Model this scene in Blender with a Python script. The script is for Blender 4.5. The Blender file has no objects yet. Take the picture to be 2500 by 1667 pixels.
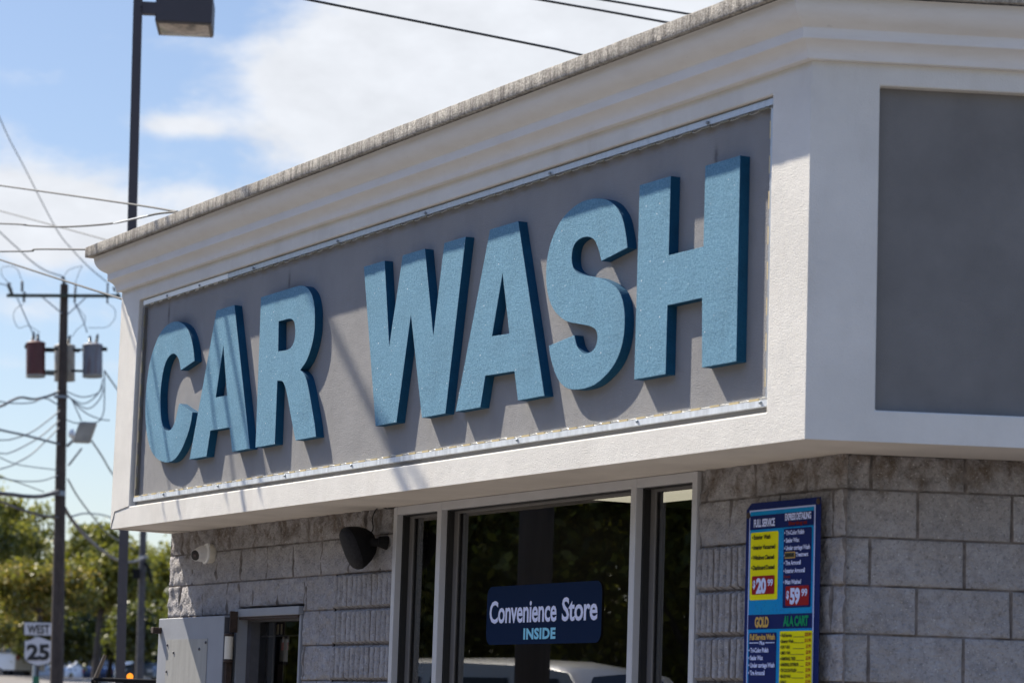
import bpy, bmesh, math, random
from mathutils import Vector, Matrix, noise
random.seed(7)
C = bpy.context.scene.collection
scene = bpy.context.scene
R = math.radians

# ------------------------------------------------------------------ camera
CAM = Vector((10.051, -6.879, 1.604))
YAW, PITCH, ROLL, FPX = -1.0868333, 0.1329708, 0.0322554, 7002.74      # FPX is for a 2500 px wide picture
FW = Vector((math.sin(YAW)*math.cos(PITCH), math.cos(YAW)*math.cos(PITCH), math.sin(PITCH)))
RT0 = Vector((math.cos(YAW), -math.sin(YAW), 0)); UP0 = RT0.cross(FW)
RT = RT0*math.cos(ROLL) + UP0*math.sin(ROLL)
UP = -RT0*math.sin(ROLL) + UP0*math.cos(ROLL)
cd = bpy.data.cameras.new('camera'); cam = bpy.data.objects.new('camera', cd); C.objects.link(cam)
cam.matrix_world = Matrix(((RT.x, UP.x, -FW.x, CAM.x), (RT.y, UP.y, -FW.y, CAM.y), (RT.z, UP.z, -FW.z, CAM.z), (0, 0, 0, 1)))
cd.sensor_width = 36; cd.lens = FPX*36/2500; cd.clip_start = .1; cd.clip_end = 5000
cd.dof.use_dof = True; cd.dof.focus_distance = 15.6; cd.dof.aperture_fstop = 4.2
scene.camera = cam

# ------------------------------------------------------------------ sun, sky, exposure
SUN = Vector((-.125, -.047, .147)).normalized()        # towards the sun
sl = bpy.data.lights.new('sun', 'SUN'); sl.energy = 5.0; sl.angle = R(.53); sl.color = (1, .91, .76)
so = bpy.data.objects.new('sun', sl); C.objects.link(so); so.rotation_euler = SUN.to_track_quat('Z', 'Y').to_euler()
scene.view_settings.view_transform = 'Standard'; scene.view_settings.look = 'None'
scene.view_settings.exposure = 1.0; scene.view_settings.gamma = 1
scene.render.engine = 'CYCLES'; scene.cycles.max_bounces = 6; scene.cycles.transparent_max_bounces = 12
scene.cycles.use_denoising = True

class NT:
    """small node-tree writer"""
    def __init__(s, tree): s.t = tree; s.n = tree.nodes; s.l = tree.links
    def put(s, sock, v):
        if isinstance(v, bpy.types.NodeSocket): s.l.new(v, sock)
        elif v is not None: sock.default_value = v
    def m(s, op, a, b=None, c=None, clamp=False):
        nd = s.n.new('ShaderNodeMath'); nd.operation = op; nd.use_clamp = clamp
        for i, v in enumerate((a, b, c)):
            if v is not None: s.put(nd.inputs[i], v)
        return nd.outputs[0]
    def vm(s, op, a, b=None):
        nd = s.n.new('ShaderNodeVectorMath'); nd.operation = op
        s.put(nd.inputs[0], a)
        if b is not None: s.put(nd.inputs[1], b)
        return nd.outputs[1] if op == 'DOT_PRODUCT' else nd.outputs[0]
    def noise(s, vec, scale, detail=3, rough=.55, dist=0):
        nd = s.n.new('ShaderNodeTexNoise'); s.put(nd.inputs['Vector'], vec)
        nd.inputs['Scale'].default_value = scale; nd.inputs['Detail'].default_value = detail
        nd.inputs['Roughness'].default_value = rough; nd.inputs['Distortion'].default_value = dist
        return nd.outputs[0]
    def ramp(s, fac, lo, hi, a=0., b=1., smooth=False):
        nd = s.n.new('ShaderNodeMapRange'); s.put(nd.inputs[0], fac)
        if smooth: nd.interpolation_type = 'SMOOTHSTEP'
        for i, v in zip((1, 2, 3, 4), (lo, hi, a, b)): nd.inputs[i].default_value = v
        return nd.outputs[0]
    def mix(s, f, a, b):
        nd = s.n.new('ShaderNodeMix'); nd.data_type = 'RGBA'
        s.put(nd.inputs[0], f)
        for i, v in ((6, a), (7, b)):
            if isinstance(v, tuple) and len(v) == 3: v = v+(1,)
            s.put(nd.inputs[i], v)
        return nd.outputs[2]
    def scale(s, vec, v):
        nd = s.n.new('ShaderNodeMapping'); s.put(nd.inputs[0], vec); nd.inputs[3].default_value = v
        return nd.outputs[0]

w = bpy.data.worlds.new('World'); scene.world = w; w.use_nodes = True
T = NT(w.node_tree); w.node_tree.nodes.clear()
sky = T.n.new('ShaderNodeTexSky'); sky.sky_type = 'NISHITA'; sky.sun_disc = False
sky.sun_elevation = math.asin(SUN.z); sky.sun_rotation = math.atan2(SUN.x, SUN.y)
sky.air_density = 1.0; sky.dust_density = .6; sky.ozone_density = 1.6
geo = T.n.new('ShaderNodeTexCoord'); V = geo.outputs['Generated']
RH = (math.cos(YAW), -math.sin(YAW), 0)
u = T.vm('DOT_PRODUCT', V, RH)
sep = T.n.new('ShaderNodeSeparateXYZ'); T.l.new(V, sep.inputs[0]); wz = sep.outputs[2]
fwd = T.vm('DOT_PRODUCT', V, (math.sin(YAW), math.cos(YAW), 0))
# clouds: a bank of soft ragged masses over the road, fair-weather wisps elsewhere
BL = [(-.022, .222, .050, .032, 1.3), (-.076, .2165, .022, .014, .72), (.030, .236, .060, .030, 1.1), (-.050, .198, .034, .012, .9),
      (-.118, .2015, .017, .0035, .75), (-.164, .176, .040, .013, 1.0), (-.150, .160, .034, .010, 1.1), (-.17, .215, .03, .005, .30),
      (-.13, .230, .03, .004, .28), (-.105, .178, .02, .006, .45), (-.16, .137, .03, .005, .5), (-.12, .118, .06, .004, .4), (-.172, .195, .012, .006, .4)]
wq = T.scale(V, (1, 1, 2.2))
n1 = T.noise(wq, 17, 7, .62, .5); n2 = T.noise(wq, 60, 5, .65)
n0 = T.m('ADD', T.m('MULTIPLY', n1, .75), T.m('MULTIPLY', n2, .25))
acc = None
for (bu, bw, au, aw, st) in BL:
    du = T.m('DIVIDE', T.m('SUBTRACT', u, bu), au); dw = T.m('DIVIDE', T.m('SUBTRACT', wz, bw), aw)
    r2 = T.m('ADD', T.m('MULTIPLY', du, du), T.m('MULTIPLY', dw, dw))
    g = T.m('MULTIPLY', T.m('EXPONENT', T.m('MULTIPLY', r2, -.8)), st)
    acc = g if acc is None else T.m('ADD', acc, g)
acc = T.m('ADD', T.m('MULTIPLY', T.m('ADD', acc, .1), T.ramp(fwd, .3, .6)), -.1)
gen = T.ramp(T.noise(T.scale(V, (1, 1, 2.5)), 2.6, 6, .6), .60, .82, -.4, .45)
gen = T.m('MULTIPLY', gen, T.ramp(fwd, .75, .4))
sepx = sep.outputs[0]; gen = T.m('ADD', gen, T.m('MULTIPLY', T.ramp(sepx, .05, .55), T.ramp(fwd, .5, .2, 0, .75)))     # a brighter, cloudier sky to the right
dens = T.m('ADD', T.m('ADD', acc, gen), T.m('MULTIPLY', T.m('SUBTRACT', n0, .5), 2.0))
mask = T.ramp(dens, .16, .92, 0, 1, True)
body = T.m('MULTIPLY', T.ramp(T.noise(wq, 34, 6, .62), .28, .72, .90, 1.05), 1)
skyc = T.n.new('ShaderNodeBackground'); zen = T.mix(T.ramp(wz, .27, .55, 0, 1, True), (.87, .855, .905), (1.40, 1.62, 2.0))     # deeper, brighter blue overhead
T.l.new(T.vm('MULTIPLY', sky.outputs[0], zen), skyc.inputs[0]); skyc.inputs[1].default_value = .068
cl = T.n.new('ShaderNodeBackground'); cl.inputs[0].default_value = (.90, .935, 1.0, 1); T.l.new(T.m('MULTIPLY', body, .475), cl.inputs[1])
mx = T.n.new('ShaderNodeMixShader'); T.l.new(mask, mx.inputs[0]); T.l.new(skyc.outputs[0], mx.inputs[1]); T.l.new(cl.outputs[0], mx.inputs[2])
wo = T.n.new('ShaderNodeOutputWorld'); T.l.new(mx.outputs[0], wo.inputs[0])

# ------------------------------------------------------------------ materials
def mat(name, col, rough=.7, metal=0., var=0., vscale=6., bump=0., bscale=60., spec=.5, stretch=(1, 1, 1), fn=None, bdist=.01):
    m = bpy.data.materials.new(name); m.use_nodes = True; m.node_tree.nodes.clear(); t = NT(m.node_tree)
    b = t.n.new('ShaderNodeBsdfPrincipled'); o = t.n.new('ShaderNodeOutputMaterial'); t.l.new(b.outputs[0], o.inputs[0])
    P = t.n.new('ShaderNodeTexCoord').outputs['Object']
    c = col
    if var:
        f = t.noise(t.scale(P, stretch), vscale, 5, .6)
        c = t.mix(t.ramp(f, .3, .7), tuple(x*(1-var) for x in col), tuple(min(1, x*(1+var)) for x in col))
    if fn: c = fn(t, P, c if var else col+(1,))
    t.put(b.inputs['Base Color'], c if not isinstance(c, tuple) or len(c) == 4 else c+(1,))
    b.inputs['Roughness'].default_value = rough; b.inputs['Metallic'].default_value = metal
    b.inputs['Specular IOR Level'].default_value = spec
    if bump:
        bp = t.n.new('ShaderNodeBump'); bp.inputs['Strength'].default_value = bump; bp.inputs['Distance'].default_value = bdist
        h = t.m('ADD', t.noise(P, bscale, 3, .6), t.m('MULTIPLY', t.noise(P, bscale/9, 3), .6))
        t.l.new(h, bp.inputs['Height']); t.l.new(bp.outputs[0], b.inputs['Normal'])
    return m
def spots(lst, dark, strength=.85):
    """a few stains with a shape of their own: (x, z, rx, rz)"""
    def fn(t, P, c):
        s = t.n.new('ShaderNodeSeparateXYZ'); t.l.new(P, s.inputs[0])
        wob = t.m('MULTIPLY', t.m('SUBTRACT', t.noise(P, 60, 3), .5), .02)
        acc = None
        for (x, z, rx, rz, ax) in lst:
            dx = t.m('DIVIDE', t.m('SUBTRACT', t.m('ADD', s.outputs[ax], wob), x), rx); dz = t.m('DIVIDE', t.m('SUBTRACT', s.outputs[2], z), rz)
            g = t.m('EXPONENT', t.m('MULTIPLY', t.m('ADD', t.m('MULTIPLY', dx, dx), t.m('MULTIPLY', dz, dz)), -1.5))
            acc = g if acc is None else t.m('MAXIMUM', acc, g)
        st = t.noise(t.scale(P, (2, 2, .8)), 3, 5)
        c = t.mix(t.ramp(st, .50, .80, 0, .10), c, dark)
        return t.mix(t.m('MULTIPLY', acc, strength), c, dark)
    return fn
def streaky(dark, amt, lo=.42, hi=.75, sx=14, sz=.8):
    def fn(t, P, c):
        n = t.noise(t.scale(P, (sx, sx, sz)), 1.6, 6, .65)
        n2 = t.noise(P, 1.3, 3)
        f = t.m('MULTIPLY', t.ramp(n, lo, hi, 0, amt), t.ramp(n2, .3, .65, .4, 1.2))
        return t.mix(f, c, dark)
    return fn
M = {}
M['stucco'] = mat('white_stucco', (.69, .67, .63), .9, var=.06, vscale=3, bump=.55, bscale=150, spec=.15, fn=streaky((.42, .38, .32), .22, .5, .8, 3, 1.2), bdist=.006)
def corn(t, P, c):
    g = t.noise(t.scale(P, (2, 2, 9)), 2.6, 5, .6)
    c = t.mix(t.ramp(g, .45, .75, 0, .16), c, (.50, .42, .32))
    k = t.noise(t.scale(P, (6, 6, 26)), 3.2, 6, .7)
    return t.mix(t.ramp(k, .66, .76, 0, .35), c, (.14, .12, .10))
M['cornice'] = mat('cornice_stucco', (.73, .72, .71), .9, var=.02, vscale=3, bump=.25, bscale=150, spec=.15, fn=corn, bdist=.004)
M['soffit'] = mat('soffit_stucco', (.66, .61, .56), .9, var=.10, vscale=2.2, bump=.35, bscale=120, spec=.1, bdist=.005)
def cap(t, P, c):
    n = t.noise(t.scale(P, (16, 16, 1.2)), 2.2, 6, .7)
    c = t.mix(t.ramp(n, .42, .72, 0, .88), c, (.08, .07, .065))
    g = t.noise(P, 85, 3, .7)
    return t.mix(t.ramp(g, .38, .62, .0, .55), c, (.09, .08, .07))
M['cap'] = mat('weathered_concrete', (.60, .56, .50), .95, var=.2, vscale=5, bump=.9, bscale=110, spec=.1, fn=cap, bdist=.007)
M['panel'] = mat('grey_stucco_front', (.272, .270, .275), .95, var=.05, vscale=4, bump=.7, bscale=170, spec=.1,
                 fn=spots([(-6.93, 4.12, .02, .08, 0), (-5.02, 4.09, .02, .07, 0), (-.39, 4.08, .018, .05, 0), (-4.95, 4.02, .16, .07, 0), (-6.7, 4.03, .2, .05, 0)], (.05, .045, .05), .6), bdist=.006)
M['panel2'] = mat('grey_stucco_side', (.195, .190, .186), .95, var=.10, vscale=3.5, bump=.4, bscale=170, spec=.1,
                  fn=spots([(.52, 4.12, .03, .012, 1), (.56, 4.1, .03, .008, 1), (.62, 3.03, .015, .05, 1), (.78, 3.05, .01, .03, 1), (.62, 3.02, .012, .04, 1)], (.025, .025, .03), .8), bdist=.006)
def glitter(t, P, c):
    v = t.n.new('ShaderNodeTexVoronoi'); t.l.new(P, v.inputs['Vector']); v.inputs['Scale'].default_value = 42
    f = t.ramp(v.outputs['Distance'], .05, .16, 1, 0)
    h = t.n.new('ShaderNodeSeparateXYZ'); t.l.new(v.outputs['Color'], h.inputs[0])
    f = t.m('MULTIPLY', f, t.ramp(h.outputs[0], .86, .94))
    n = t.noise(P, 80, 4, .7)
    c = t.mix(t.ramp(n, .36, .72, 0, .45), c, (.30, .55, .72))
    d = t.noise(P, 150, 2, .6)
    c = t.mix(t.ramp(d, .54, .68, 0, .6), c, (.025, .10, .16))
    c = t.mix(t.ramp(t.noise(t.scale(P, (1, 1, .35)), 5, 5, .65), .50, .78, 0, .30), c, (.055, .14, .21))
    return t.mix(f, c, (.95, .97, 1))
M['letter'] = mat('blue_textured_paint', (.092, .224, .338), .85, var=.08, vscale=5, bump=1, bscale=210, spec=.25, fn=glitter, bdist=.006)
M['letter_side'] = mat('blue_smooth_edge_shaded', (.006, .065, .135), .8, var=.14, vscale=12, bump=.3, bscale=60, spec=.2)  # edge colour darkened to deepen the shade on the letter sides
def block(t, P, c):
    s = t.n.new('ShaderNodeSeparateXYZ'); t.l.new(P, s.inputs[0])
    n = t.noise(t.scale(P, (1, 1, .7)), 7, 6, .72)
    n2 = t.noise(P, 19, 5, .7)
    c = t.mix(t.ramp(n2, .48, .72, 0, .55), c, (.15, .145, .15))
    c = t.mix(t.ramp(t.noise(P, 9, 5, .7), .52, .72, 0, .55), c, (.50, .50, .54))
    # brown mildew washed down from the roof edge, ragged, over the top course
    band = t.m('ADD', t.ramp(s.outputs[2], 2.50, 2.70, 0, .62), t.m('MULTIPLY', t.m('SUBTRACT', n, .5), 2.6))
    c = t.mix(t.ramp(band, .35, 1.0, 0, .80, True), c, (.115, .080, .050))
    d = t.noise(P, 70, 4, .75)
    c = t.mix(t.ramp(d, .54, .72, 0, .65), c, (.07, .065, .065))
    v = t.noise(P, 120, 2, .6)
    return t.mix(t.ramp(v, .66, .73, 0, .9), c, (.75, .74, .74))
M['block'] = mat('split_face_block', (.375, .36, .365), .95, var=.12, vscale=2.5, bump=1, bscale=62, spec=.1, fn=block, bdist=.018)
M['mortar_groove_shade'] = mat('mortar_groove_shade', (.20, .180, .172), .95, var=.35, vscale=20, bump=.6, bscale=90, spec=.1)
M['alu'] = mat('satin_aluminium', (.56, .56, .58), .42, metal=.25, var=.06, vscale=4)
M['alu_dark'] = mat('grey_sash', (.185, .175, .17), .5, metal=.25, var=.06, vscale=4)
M['gasket'] = mat('black_gasket', (.012, .012, .012), .6)
M['strip'] = mat('aluminium_channel', (.47, .50, .54), .38, metal=.5, var=.12, vscale=9, stretch=(4, 4, 1))
M['strip_w'] = mat('white_channel', (.80, .82, .80), .4, var=.04)
M['strip_l'] = mat('light_diffuser', (.62, .66, .70), .35, var=.22, vscale=6, stretch=(5, 5, 1))
M['led'] = mat('led_segment', (.60, .48, .25), .5)
M['led_dull'] = mat('dull_led_segment', (.22, .20, .14), .6)  # duller tone for the top and left channels
M['wire_w'] = mat('clear_wire', (.5, .5, .45), .4)
M['seal'] = mat('joint_sealant', (.06, .055, .05), .8)
M['door'] = mat('grey_door_paint', (.25, .265, .30), .55, var=.06, vscale=5, bump=.1, bscale=30)
M['door_plate'] = mat('worn_door_plate', (.27, .27, .265), .5, var=.12, vscale=4, stretch=(5, 5, .6), bump=.1, bscale=30)
M['door_dark'] = mat('dark_door_edge', (.07, .07, .08), .6, var=.2, vscale=10)
M['rust'] = mat('rusty_steel', (.045, .028, .022), .8, var=.4, vscale=30)
M['black'] = mat('black_plastic', (.009, .009, .010), .7, var=.2, vscale=30, spec=.12)
M['grille'] = mat('speaker_grille', (.020, .020, .023), .7, var=.3, vscale=60, spec=.12)
M['bronze'] = mat('dark_bronze_paint', (.045, .040, .048), .5, var=.08)
M['bronze_edge'] = mat('bronze_trim', (.08, .06, .04), .5)
M['white'] = mat('white_plastic', (.82, .82, .82), .4)
M['cream'] = mat('cream_plastic', (.66, .62, .54), .5)
M['lens'] = mat('black_lens_ring', (.008, .007, .007), .3)
M['lens2'] = mat('glass_lens', (.06, .045, .045), .15)
def wood(t, P, c):
    n = t.noise(t.scale(P, (12, 12, .5)), 4, 5, .7)
    return t.mix(t.ramp(n, .4, .7, 0, .8), c, (.012, .010, .010))
M['wood'] = mat('creosoted_wood', (.075, .058, .050), .9, var=.2, fn=wood)
M['wood2'] = mat('weathered_wood', (.10, .095, .10), .9, var=.2, fn=wood)
M['wire'] = mat('black_cable', (.012, .014, .015), .6)
M['wire_g'] = mat('grey_cable', (.13, .15, .17), .6)
M['cable'] = mat('telecom_bundle', (.10, .09, .085), .6, var=.6, vscale=5)
M['galv'] = mat('galvanised_steel', (.25, .29, .33), .5, metal=.3, var=.1)
M['tank_r'] = mat('rusty_transformer_paint', (.10, .030, .030), .6, var=.4, vscale=3, stretch=(1, 1, .4))
M['tank_g'] = mat('grey_transformer_paint', (.16, .17, .20), .55, var=.25, vscale=3, stretch=(1, 1, .4), fn=streaky((.10, .035, .02), .8, .5, .7, 6, .5))
M['tank_c'] = mat('cream_transformer_paint', (.30, .28, .24), .6, var=.3, vscale=3)
M['porcelain'] = mat('brown_porcelain', (.05, .05, .055), .3)
M['sign_w'] = mat('reflective_white', (.62, .62, .66), .5)
M['sign_k'] = mat('sign_black', (.015, .015, .018), .5)
M['green'] = mat('green_sign', (.01, .13, .07), .5)
M['navy'] = mat('navy_vinyl', (.008, .020, .056), .6, spec=.02)
M['p_white'] = mat('lavender_white_print', (.72, .76, .98), .6, spec=.02)
M['teal'] = mat('pale_teal_print', (.26, .62, .80), .6, spec=.02)
M['asphalt'] = mat('asphalt', (.055, .055, .058), .9, var=.25, vscale=1.5, bump=.5, bscale=60)
M['concrete'] = mat('concrete', (.14, .128, .115), .9, var=.12, vscale=.8, bump=.4, bscale=60)
M['grass'] = mat('verge_grass', (.09, .13, .03), .95, var=.35, vscale=.4, bump=.5, bscale=10)
M['paint_y'] = mat('road_paint', (.6, .58, .5), .8)
M['roof'] = mat('roof_membrane', (.28, .27, .26), .9, var=.15)
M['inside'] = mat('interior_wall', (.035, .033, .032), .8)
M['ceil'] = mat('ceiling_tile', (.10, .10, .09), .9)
def emis(name, col, s):
    m = bpy.data.materials.new(name); m.use_nodes = True; n = m.node_tree.nodes; n.clear()
    e = n.new('ShaderNodeEmission'); e.inputs[0].default_value = col+(1,); e.inputs[1].default_value = s
    o = n.new('ShaderNodeOutputMaterial'); m.node_tree.links.new(e.outputs[0], o.inputs[0]); return m
M['panel_light'] = emis('ceiling_light_diffuser', (1, .93, .72), .42)
M['amber'] = emis('amber_lamp', (1, .30, .03), .8)
def glass(name, tint, ior=1.52, refl=(1, 1, 1)):
    m = bpy.data.materials.new(name); m.use_nodes = True; m.node_tree.nodes.clear(); t = NT(m.node_tree)
    g = t.n.new('ShaderNodeBsdfGlossy'); g.inputs['Roughness'].default_value = .005; g.inputs['Color'].default_value = refl+(1,)
    tr = t.n.new('ShaderNodeBsdfTransparent'); tr.inputs[0].default_value = tint+(1,)
    f = t.n.new('ShaderNodeFresnel'); f.inputs[0].default_value = ior
    x = t.n.new('ShaderNodeMixShader'); t.l.new(t.m('MULTIPLY', f.outputs[0], 1.45, clamp=True), x.inputs[0]); t.l.new(tr.outputs[0], x.inputs[1]); t.l.new(g.outputs[0], x.inputs[2])
    o = t.n.new('ShaderNodeOutputMaterial'); t.l.new(x.outputs[0], o.inputs[0]); return m
M['glass'] = glass('tinted_window_glass', (.62, .62, .60))
M['lampglass'] = mat('cloudy_lamp_glass', (.30, .25, .20), .25, var=.8, vscale=7)
def leafmat(name, a, b, c3):
    m = bpy.data.materials.new(name); m.use_nodes = True; m.node_tree.nodes.clear(); t = NT(m.node_tree)
    g = t.n.new('ShaderNodeNewGeometry'); P = t.n.new('ShaderNodeTexCoord').outputs['Object']
    f = t.m('ADD', t.m('MULTIPLY', g.outputs['Random Per Island'], .55), t.m('MULTIPLY', t.noise(P, .9, 3), .6))
    cr = t.n.new('ShaderNodeValToRGB'); t.l.new(f, cr.inputs[0]); e = cr.color_ramp.elements
    e[0].position = .28; e[0].color = a+(1,); e[1].position = .62; e[1].color = b+(1,)
    k = cr.color_ramp.elements.new(.86); k.color = c3+(1,)
    d = t.n.new('ShaderNodeBsdfDiffuse'); tl = t.n.new('ShaderNodeBsdfTranslucent'); gl = t.n.new('ShaderNodeBsdfGlossy'); gl.inputs['Roughness'].default_value = .45
    t.l.new(cr.outputs[0], d.inputs[0]); t.l.new(t.mix(.5, cr.outputs[0], (.22, .24, .02)), tl.inputs[0])
    x = t.n.new('ShaderNodeMixShader'); x.inputs[0].default_value = .38; t.l.new(d.outputs[0], x.inputs[1]); t.l.new(tl.outputs[0], x.inputs[2])
    y = t.n.new('ShaderNodeMixShader'); y.inputs[0].default_value = .06; t.l.new(x.outputs[0], y.inputs[1]); t.l.new(gl.outputs[0], y.inputs[2])
    o = t.n.new('ShaderNodeOutputMaterial'); t.l.new(y.outputs[0], o.inputs[0]); return m
M['leaf_a'] = leafmat('olive_leaves', (.045, .062, .010), (.19, .195, .025), (.42, .38, .07))
M['leaf_b'] = leafmat('autumn_leaves', (.06, .078, .012), (.20, .185, .025), (.42, .28, .05))
M['leaf_c'] = leafmat('dark_leaves', (.018, .030, .010), (.055, .075, .015), (.15, .16, .03))
M['leaf_r'] = leafmat('backlit_street_leaves', (.05, .08, .012), (.20, .24, .03), (.50, .50, .07))  # light from behind is put into these brighter leaf tones
M['bark'] = mat('bark', (.07, .06, .055), .9, var=.3, vscale=4)
def carmat(name, col, rough=.25, metal=.3):
    m = mat(name, col, rough, metal); b = [n for n in m.node_tree.nodes if n.type == 'BSDF_PRINCIPLED'][0]
    b.inputs['Coat Weight'].default_value = .8; b.inputs['Coat Roughness'].default_value = .05; return m
M['car_silver'] = carmat('silver_car_paint', (.50, .51, .53), .35, .4)
M['car_white'] = carmat('white_car_paint', (.75, .77, .80), .3, 0)
M['car_blue'] = carmat('blue_car_paint', (.03, .05, .12))
M['car_grey'] = carmat('grey_car_paint', (.16, .17, .19))
M['car_sky'] = carmat('light_blue_car_paint', (.30, .42, .55))
M['car_glass'] = mat('dark_car_glass', (.012, .014, .018), .08, spec=.8)
M['tyre'] = mat('tyre_rubber', (.02, .02, .02), .9)
M['rim'] = mat('wheel_rim', (.35, .35, .36), .35, metal=.7)
M['redlamp'] = mat('red_lamp_lens', (.35, .01, .01), .25)
M['whitelamp'] = mat('clear_lamp_lens', (.7, .7, .7), .15)
for k, col in dict(p_navy=(.004, .014, .105), p_cyan=(.0, .19, .42), p_yellow=(.82, .75, .0), p_red=(.30, .008, .012), p_txtw=(.62, .68, .95), p_txtk=(.02, .02, .01),
                   p_gold=(.60, .38, .10), p_green=(.0, .26, .10), p_dred=(.16, .01, .015), p_price=(.42, .10, .01), p_badge=(.12, .11, .08), p_edge=(.50, .56, .85)).items():
    M[k] = mat('print_'+k[2:], col, .5, spec=.10)
def drops(t, P, c):
    v = t.n.new('ShaderNodeTexVoronoi'); t.l.new(t.scale(P, (1, 1, .75)), v.inputs['Vector']); v.inputs['Scale'].default_value = 55; v.inputs['Randomness'].default_value = 1
    c = t.mix(t.ramp(v.outputs['Distance'], .22, .30, .55, 0), c, (.0, .07, .30))
    c = t.mix(t.ramp(v.outputs['Distance'], .05, .14, .7, 0), c, (.05, .42, .62))
    return t.mix(t.ramp(t.noise(P, 7, 3), .4, .7, 0, .45), c, (.0, .30, .45))
M['p_cyan'] = mat('print_water_drops', (.0, .24, .58), .5, fn=drops, spec=.1)

# ------------------------------------------------------------------ mesh helpers
class MB:
    def __init__(s): s.v = []; s.f = []; s.mi = []; s.k = 0; s.g = []
    def add(s, vs, fs, k=None):
        s.g.append((len(s.v), len(s.f))); o = len(s.v); s.v += [tuple(v) for v in vs]; s.f += [tuple(i+o for i in f) for f in fs]; s.mi += [s.k if k is None else k]*len(fs); return s
    def box(s, x0, x1, y0, y1, z0, z1, k=None):
        vs = [(x, y, z) for z in (z0, z1) for y in (y0, y1) for x in (x0, x1)]
        return s.add(vs, [(0, 2, 3, 1), (4, 5, 7, 6), (0, 1, 5, 4), (2, 6, 7, 3), (0, 4, 6, 2), (1, 3, 7, 5)], k)
    def obox(s, c, ax, ay, az, k=None):
        """box about c with half-axis vectors"""
        c = Vector(c); vs = [c+sx*ax+sy*ay+sz*az for sz in (-1, 1) for sy in (-1, 1) for sx in (-1, 1)]
        return s.add(vs, [(0, 2, 3, 1), (4, 5, 7, 6), (0, 1, 5, 4), (2, 6, 7, 3), (0, 4, 6, 2), (1, 3, 7, 5)], k)
    def quad(s, a, b, c, d, k=None): return s.add([a, b, c, d], [(0, 1, 2, 3)], k)
    def tube(s, pts, r, n=8, k=None, close=True):
        pts = [Vector(p) for p in pts]; rs = r if isinstance(r, (list, tuple)) else [r]*len(pts)
        vs = []; prev = None
        for i, p in enumerate(pts):
            d = (pts[min(i+1, len(pts)-1)]-pts[max(i-1, 0)]).normalized()
            a = d.cross(Vector((0, 0, 1))) if abs(d.z) < .95 else d.cross(Vector((1, 0, 0)))
            if prev is not None:
                a = prev - d*prev.dot(d)
            a.normalize(); prev = a; b = d.cross(a)
            vs += [p+(a*math.cos(2*math.pi*j/n)+b*math.sin(2*math.pi*j/n))*rs[i] for j in range(n)]
        fs = [(i*n+j, i*n+(j+1) % n, (i+1)*n+(j+1) % n, (i+1)*n+j) for i in range(len(pts)-1) for j in range(n)]
        if close: fs += [tuple(range(n-1, -1, -1)), tuple((len(pts)-1)*n+j for j in range(n))]
        return s.add(vs, fs, k)
    def lathe(s, prof, org, axis, n=24, k=None, ref=None):
        """prof = [(radius, distance along axis)]"""
        axis = Vector(axis).normalized(); a = axis.cross(Vector((0, 0, 1))) if abs(axis.z) < .95 else axis.cross(Vector((1, 0, 0)))
        a.normalize(); b = axis.cross(a); org = Vector(org); vs = []
        for (r, h) in prof: vs += [org+axis*h+(a*math.cos(2*math.pi*j/n)+b*math.sin(2*math.pi*j/n))*r for j in range(n)]
        m = len(prof)
        fs = [(i*n+j, i*n+(j+1) % n, (i+1)*n+(j+1) % n, (i+1)*n+j) for i in range(m-1) for j in range(n)]
        fs += [tuple(range(n-1, -1, -1)), tuple((m-1)*n+j for j in range(n))]
        return s.add(vs, fs, k)
    def build(s, name, mats, parent=None, smooth=False, bevel=0, merge=False, recalc=True, seg=2):
        me = bpy.data.meshes.new(name); me.from_pydata(s.v, [], s.f)
        mats = mats if isinstance(mats, (list, tuple)) else [mats]
        for m in mats: me.materials.append(m)
        me.polygons.foreach_set('material_index', s.mi)
        if merge or recalc:
            bm = bmesh.new(); bm.from_mesh(me)
            if merge: bmesh.ops.remove_doubles(bm, verts=bm.verts, dist=1e-4)
            if recalc: bmesh.ops.recalc_face_normals(bm, faces=bm.faces)
            bm.to_mesh(me); bm.free()
        o = bpy.data.objects.new(name, me); C.objects.link(o); o.parent = parent
        if bevel:
            b = o.modifiers.new('bevel', 'BEVEL'); b.width = bevel; b.segments = seg; b.limit_method = 'ANGLE'; b.angle_limit = R(35)
        if smooth: shade(o, smooth)
        return o
def shade(o, ang=True):
    me = o.data; me.polygons.foreach_set('use_smooth', [True]*len(me.polygons))
    a = R(40) if ang is True else R(ang)
    bm = bmesh.new(); bm.from_mesh(me)
    for e in bm.edges: e.smooth = not (len(e.link_faces) == 2 and e.calc_face_angle(0) > a)
    bm.to_mesh(me); bm.free()
def tag(o, label=None, cat=None, group=None, kind=None):
    if label: o['label'] = label
    if cat: o['category'] = cat
    if group: o['group'] = group
    if kind: o['kind'] = kind
    return o
def thing(name, loc, label, cat, group=None):
    o = bpy.data.objects.new(name, None); C.objects.link(o); o.location = loc; o.empty_display_size = .2
    return tag(o, label, cat, group)
def under(o, root):
    """parts are modelled in world coordinates: keep them there"""
    o.parent = root; o.matrix_parent_inverse = Matrix.Translation(root.location).inverted(); return o
def pieces(mb):
    out = []
    for i, (v0, f0) in enumerate(mb.g):
        v1, f1 = mb.g[i+1] if i+1 < len(mb.g) else (len(mb.v), len(mb.f))
        n = MB(); n.add(mb.v[v0:v1], [tuple(x-v0 for x in f) for f in mb.f[f0:f1]]); out.append(n)
    return out
def part(mb, name, m, root, label=None, split=False, **kw):
    if split: return [part(x, name, m, root, label, **kw) for x in pieces(mb)]
    o = mb.build(name, m, None, **kw); under(o, root)
    if label: o['label'] = label
    return o
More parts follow.
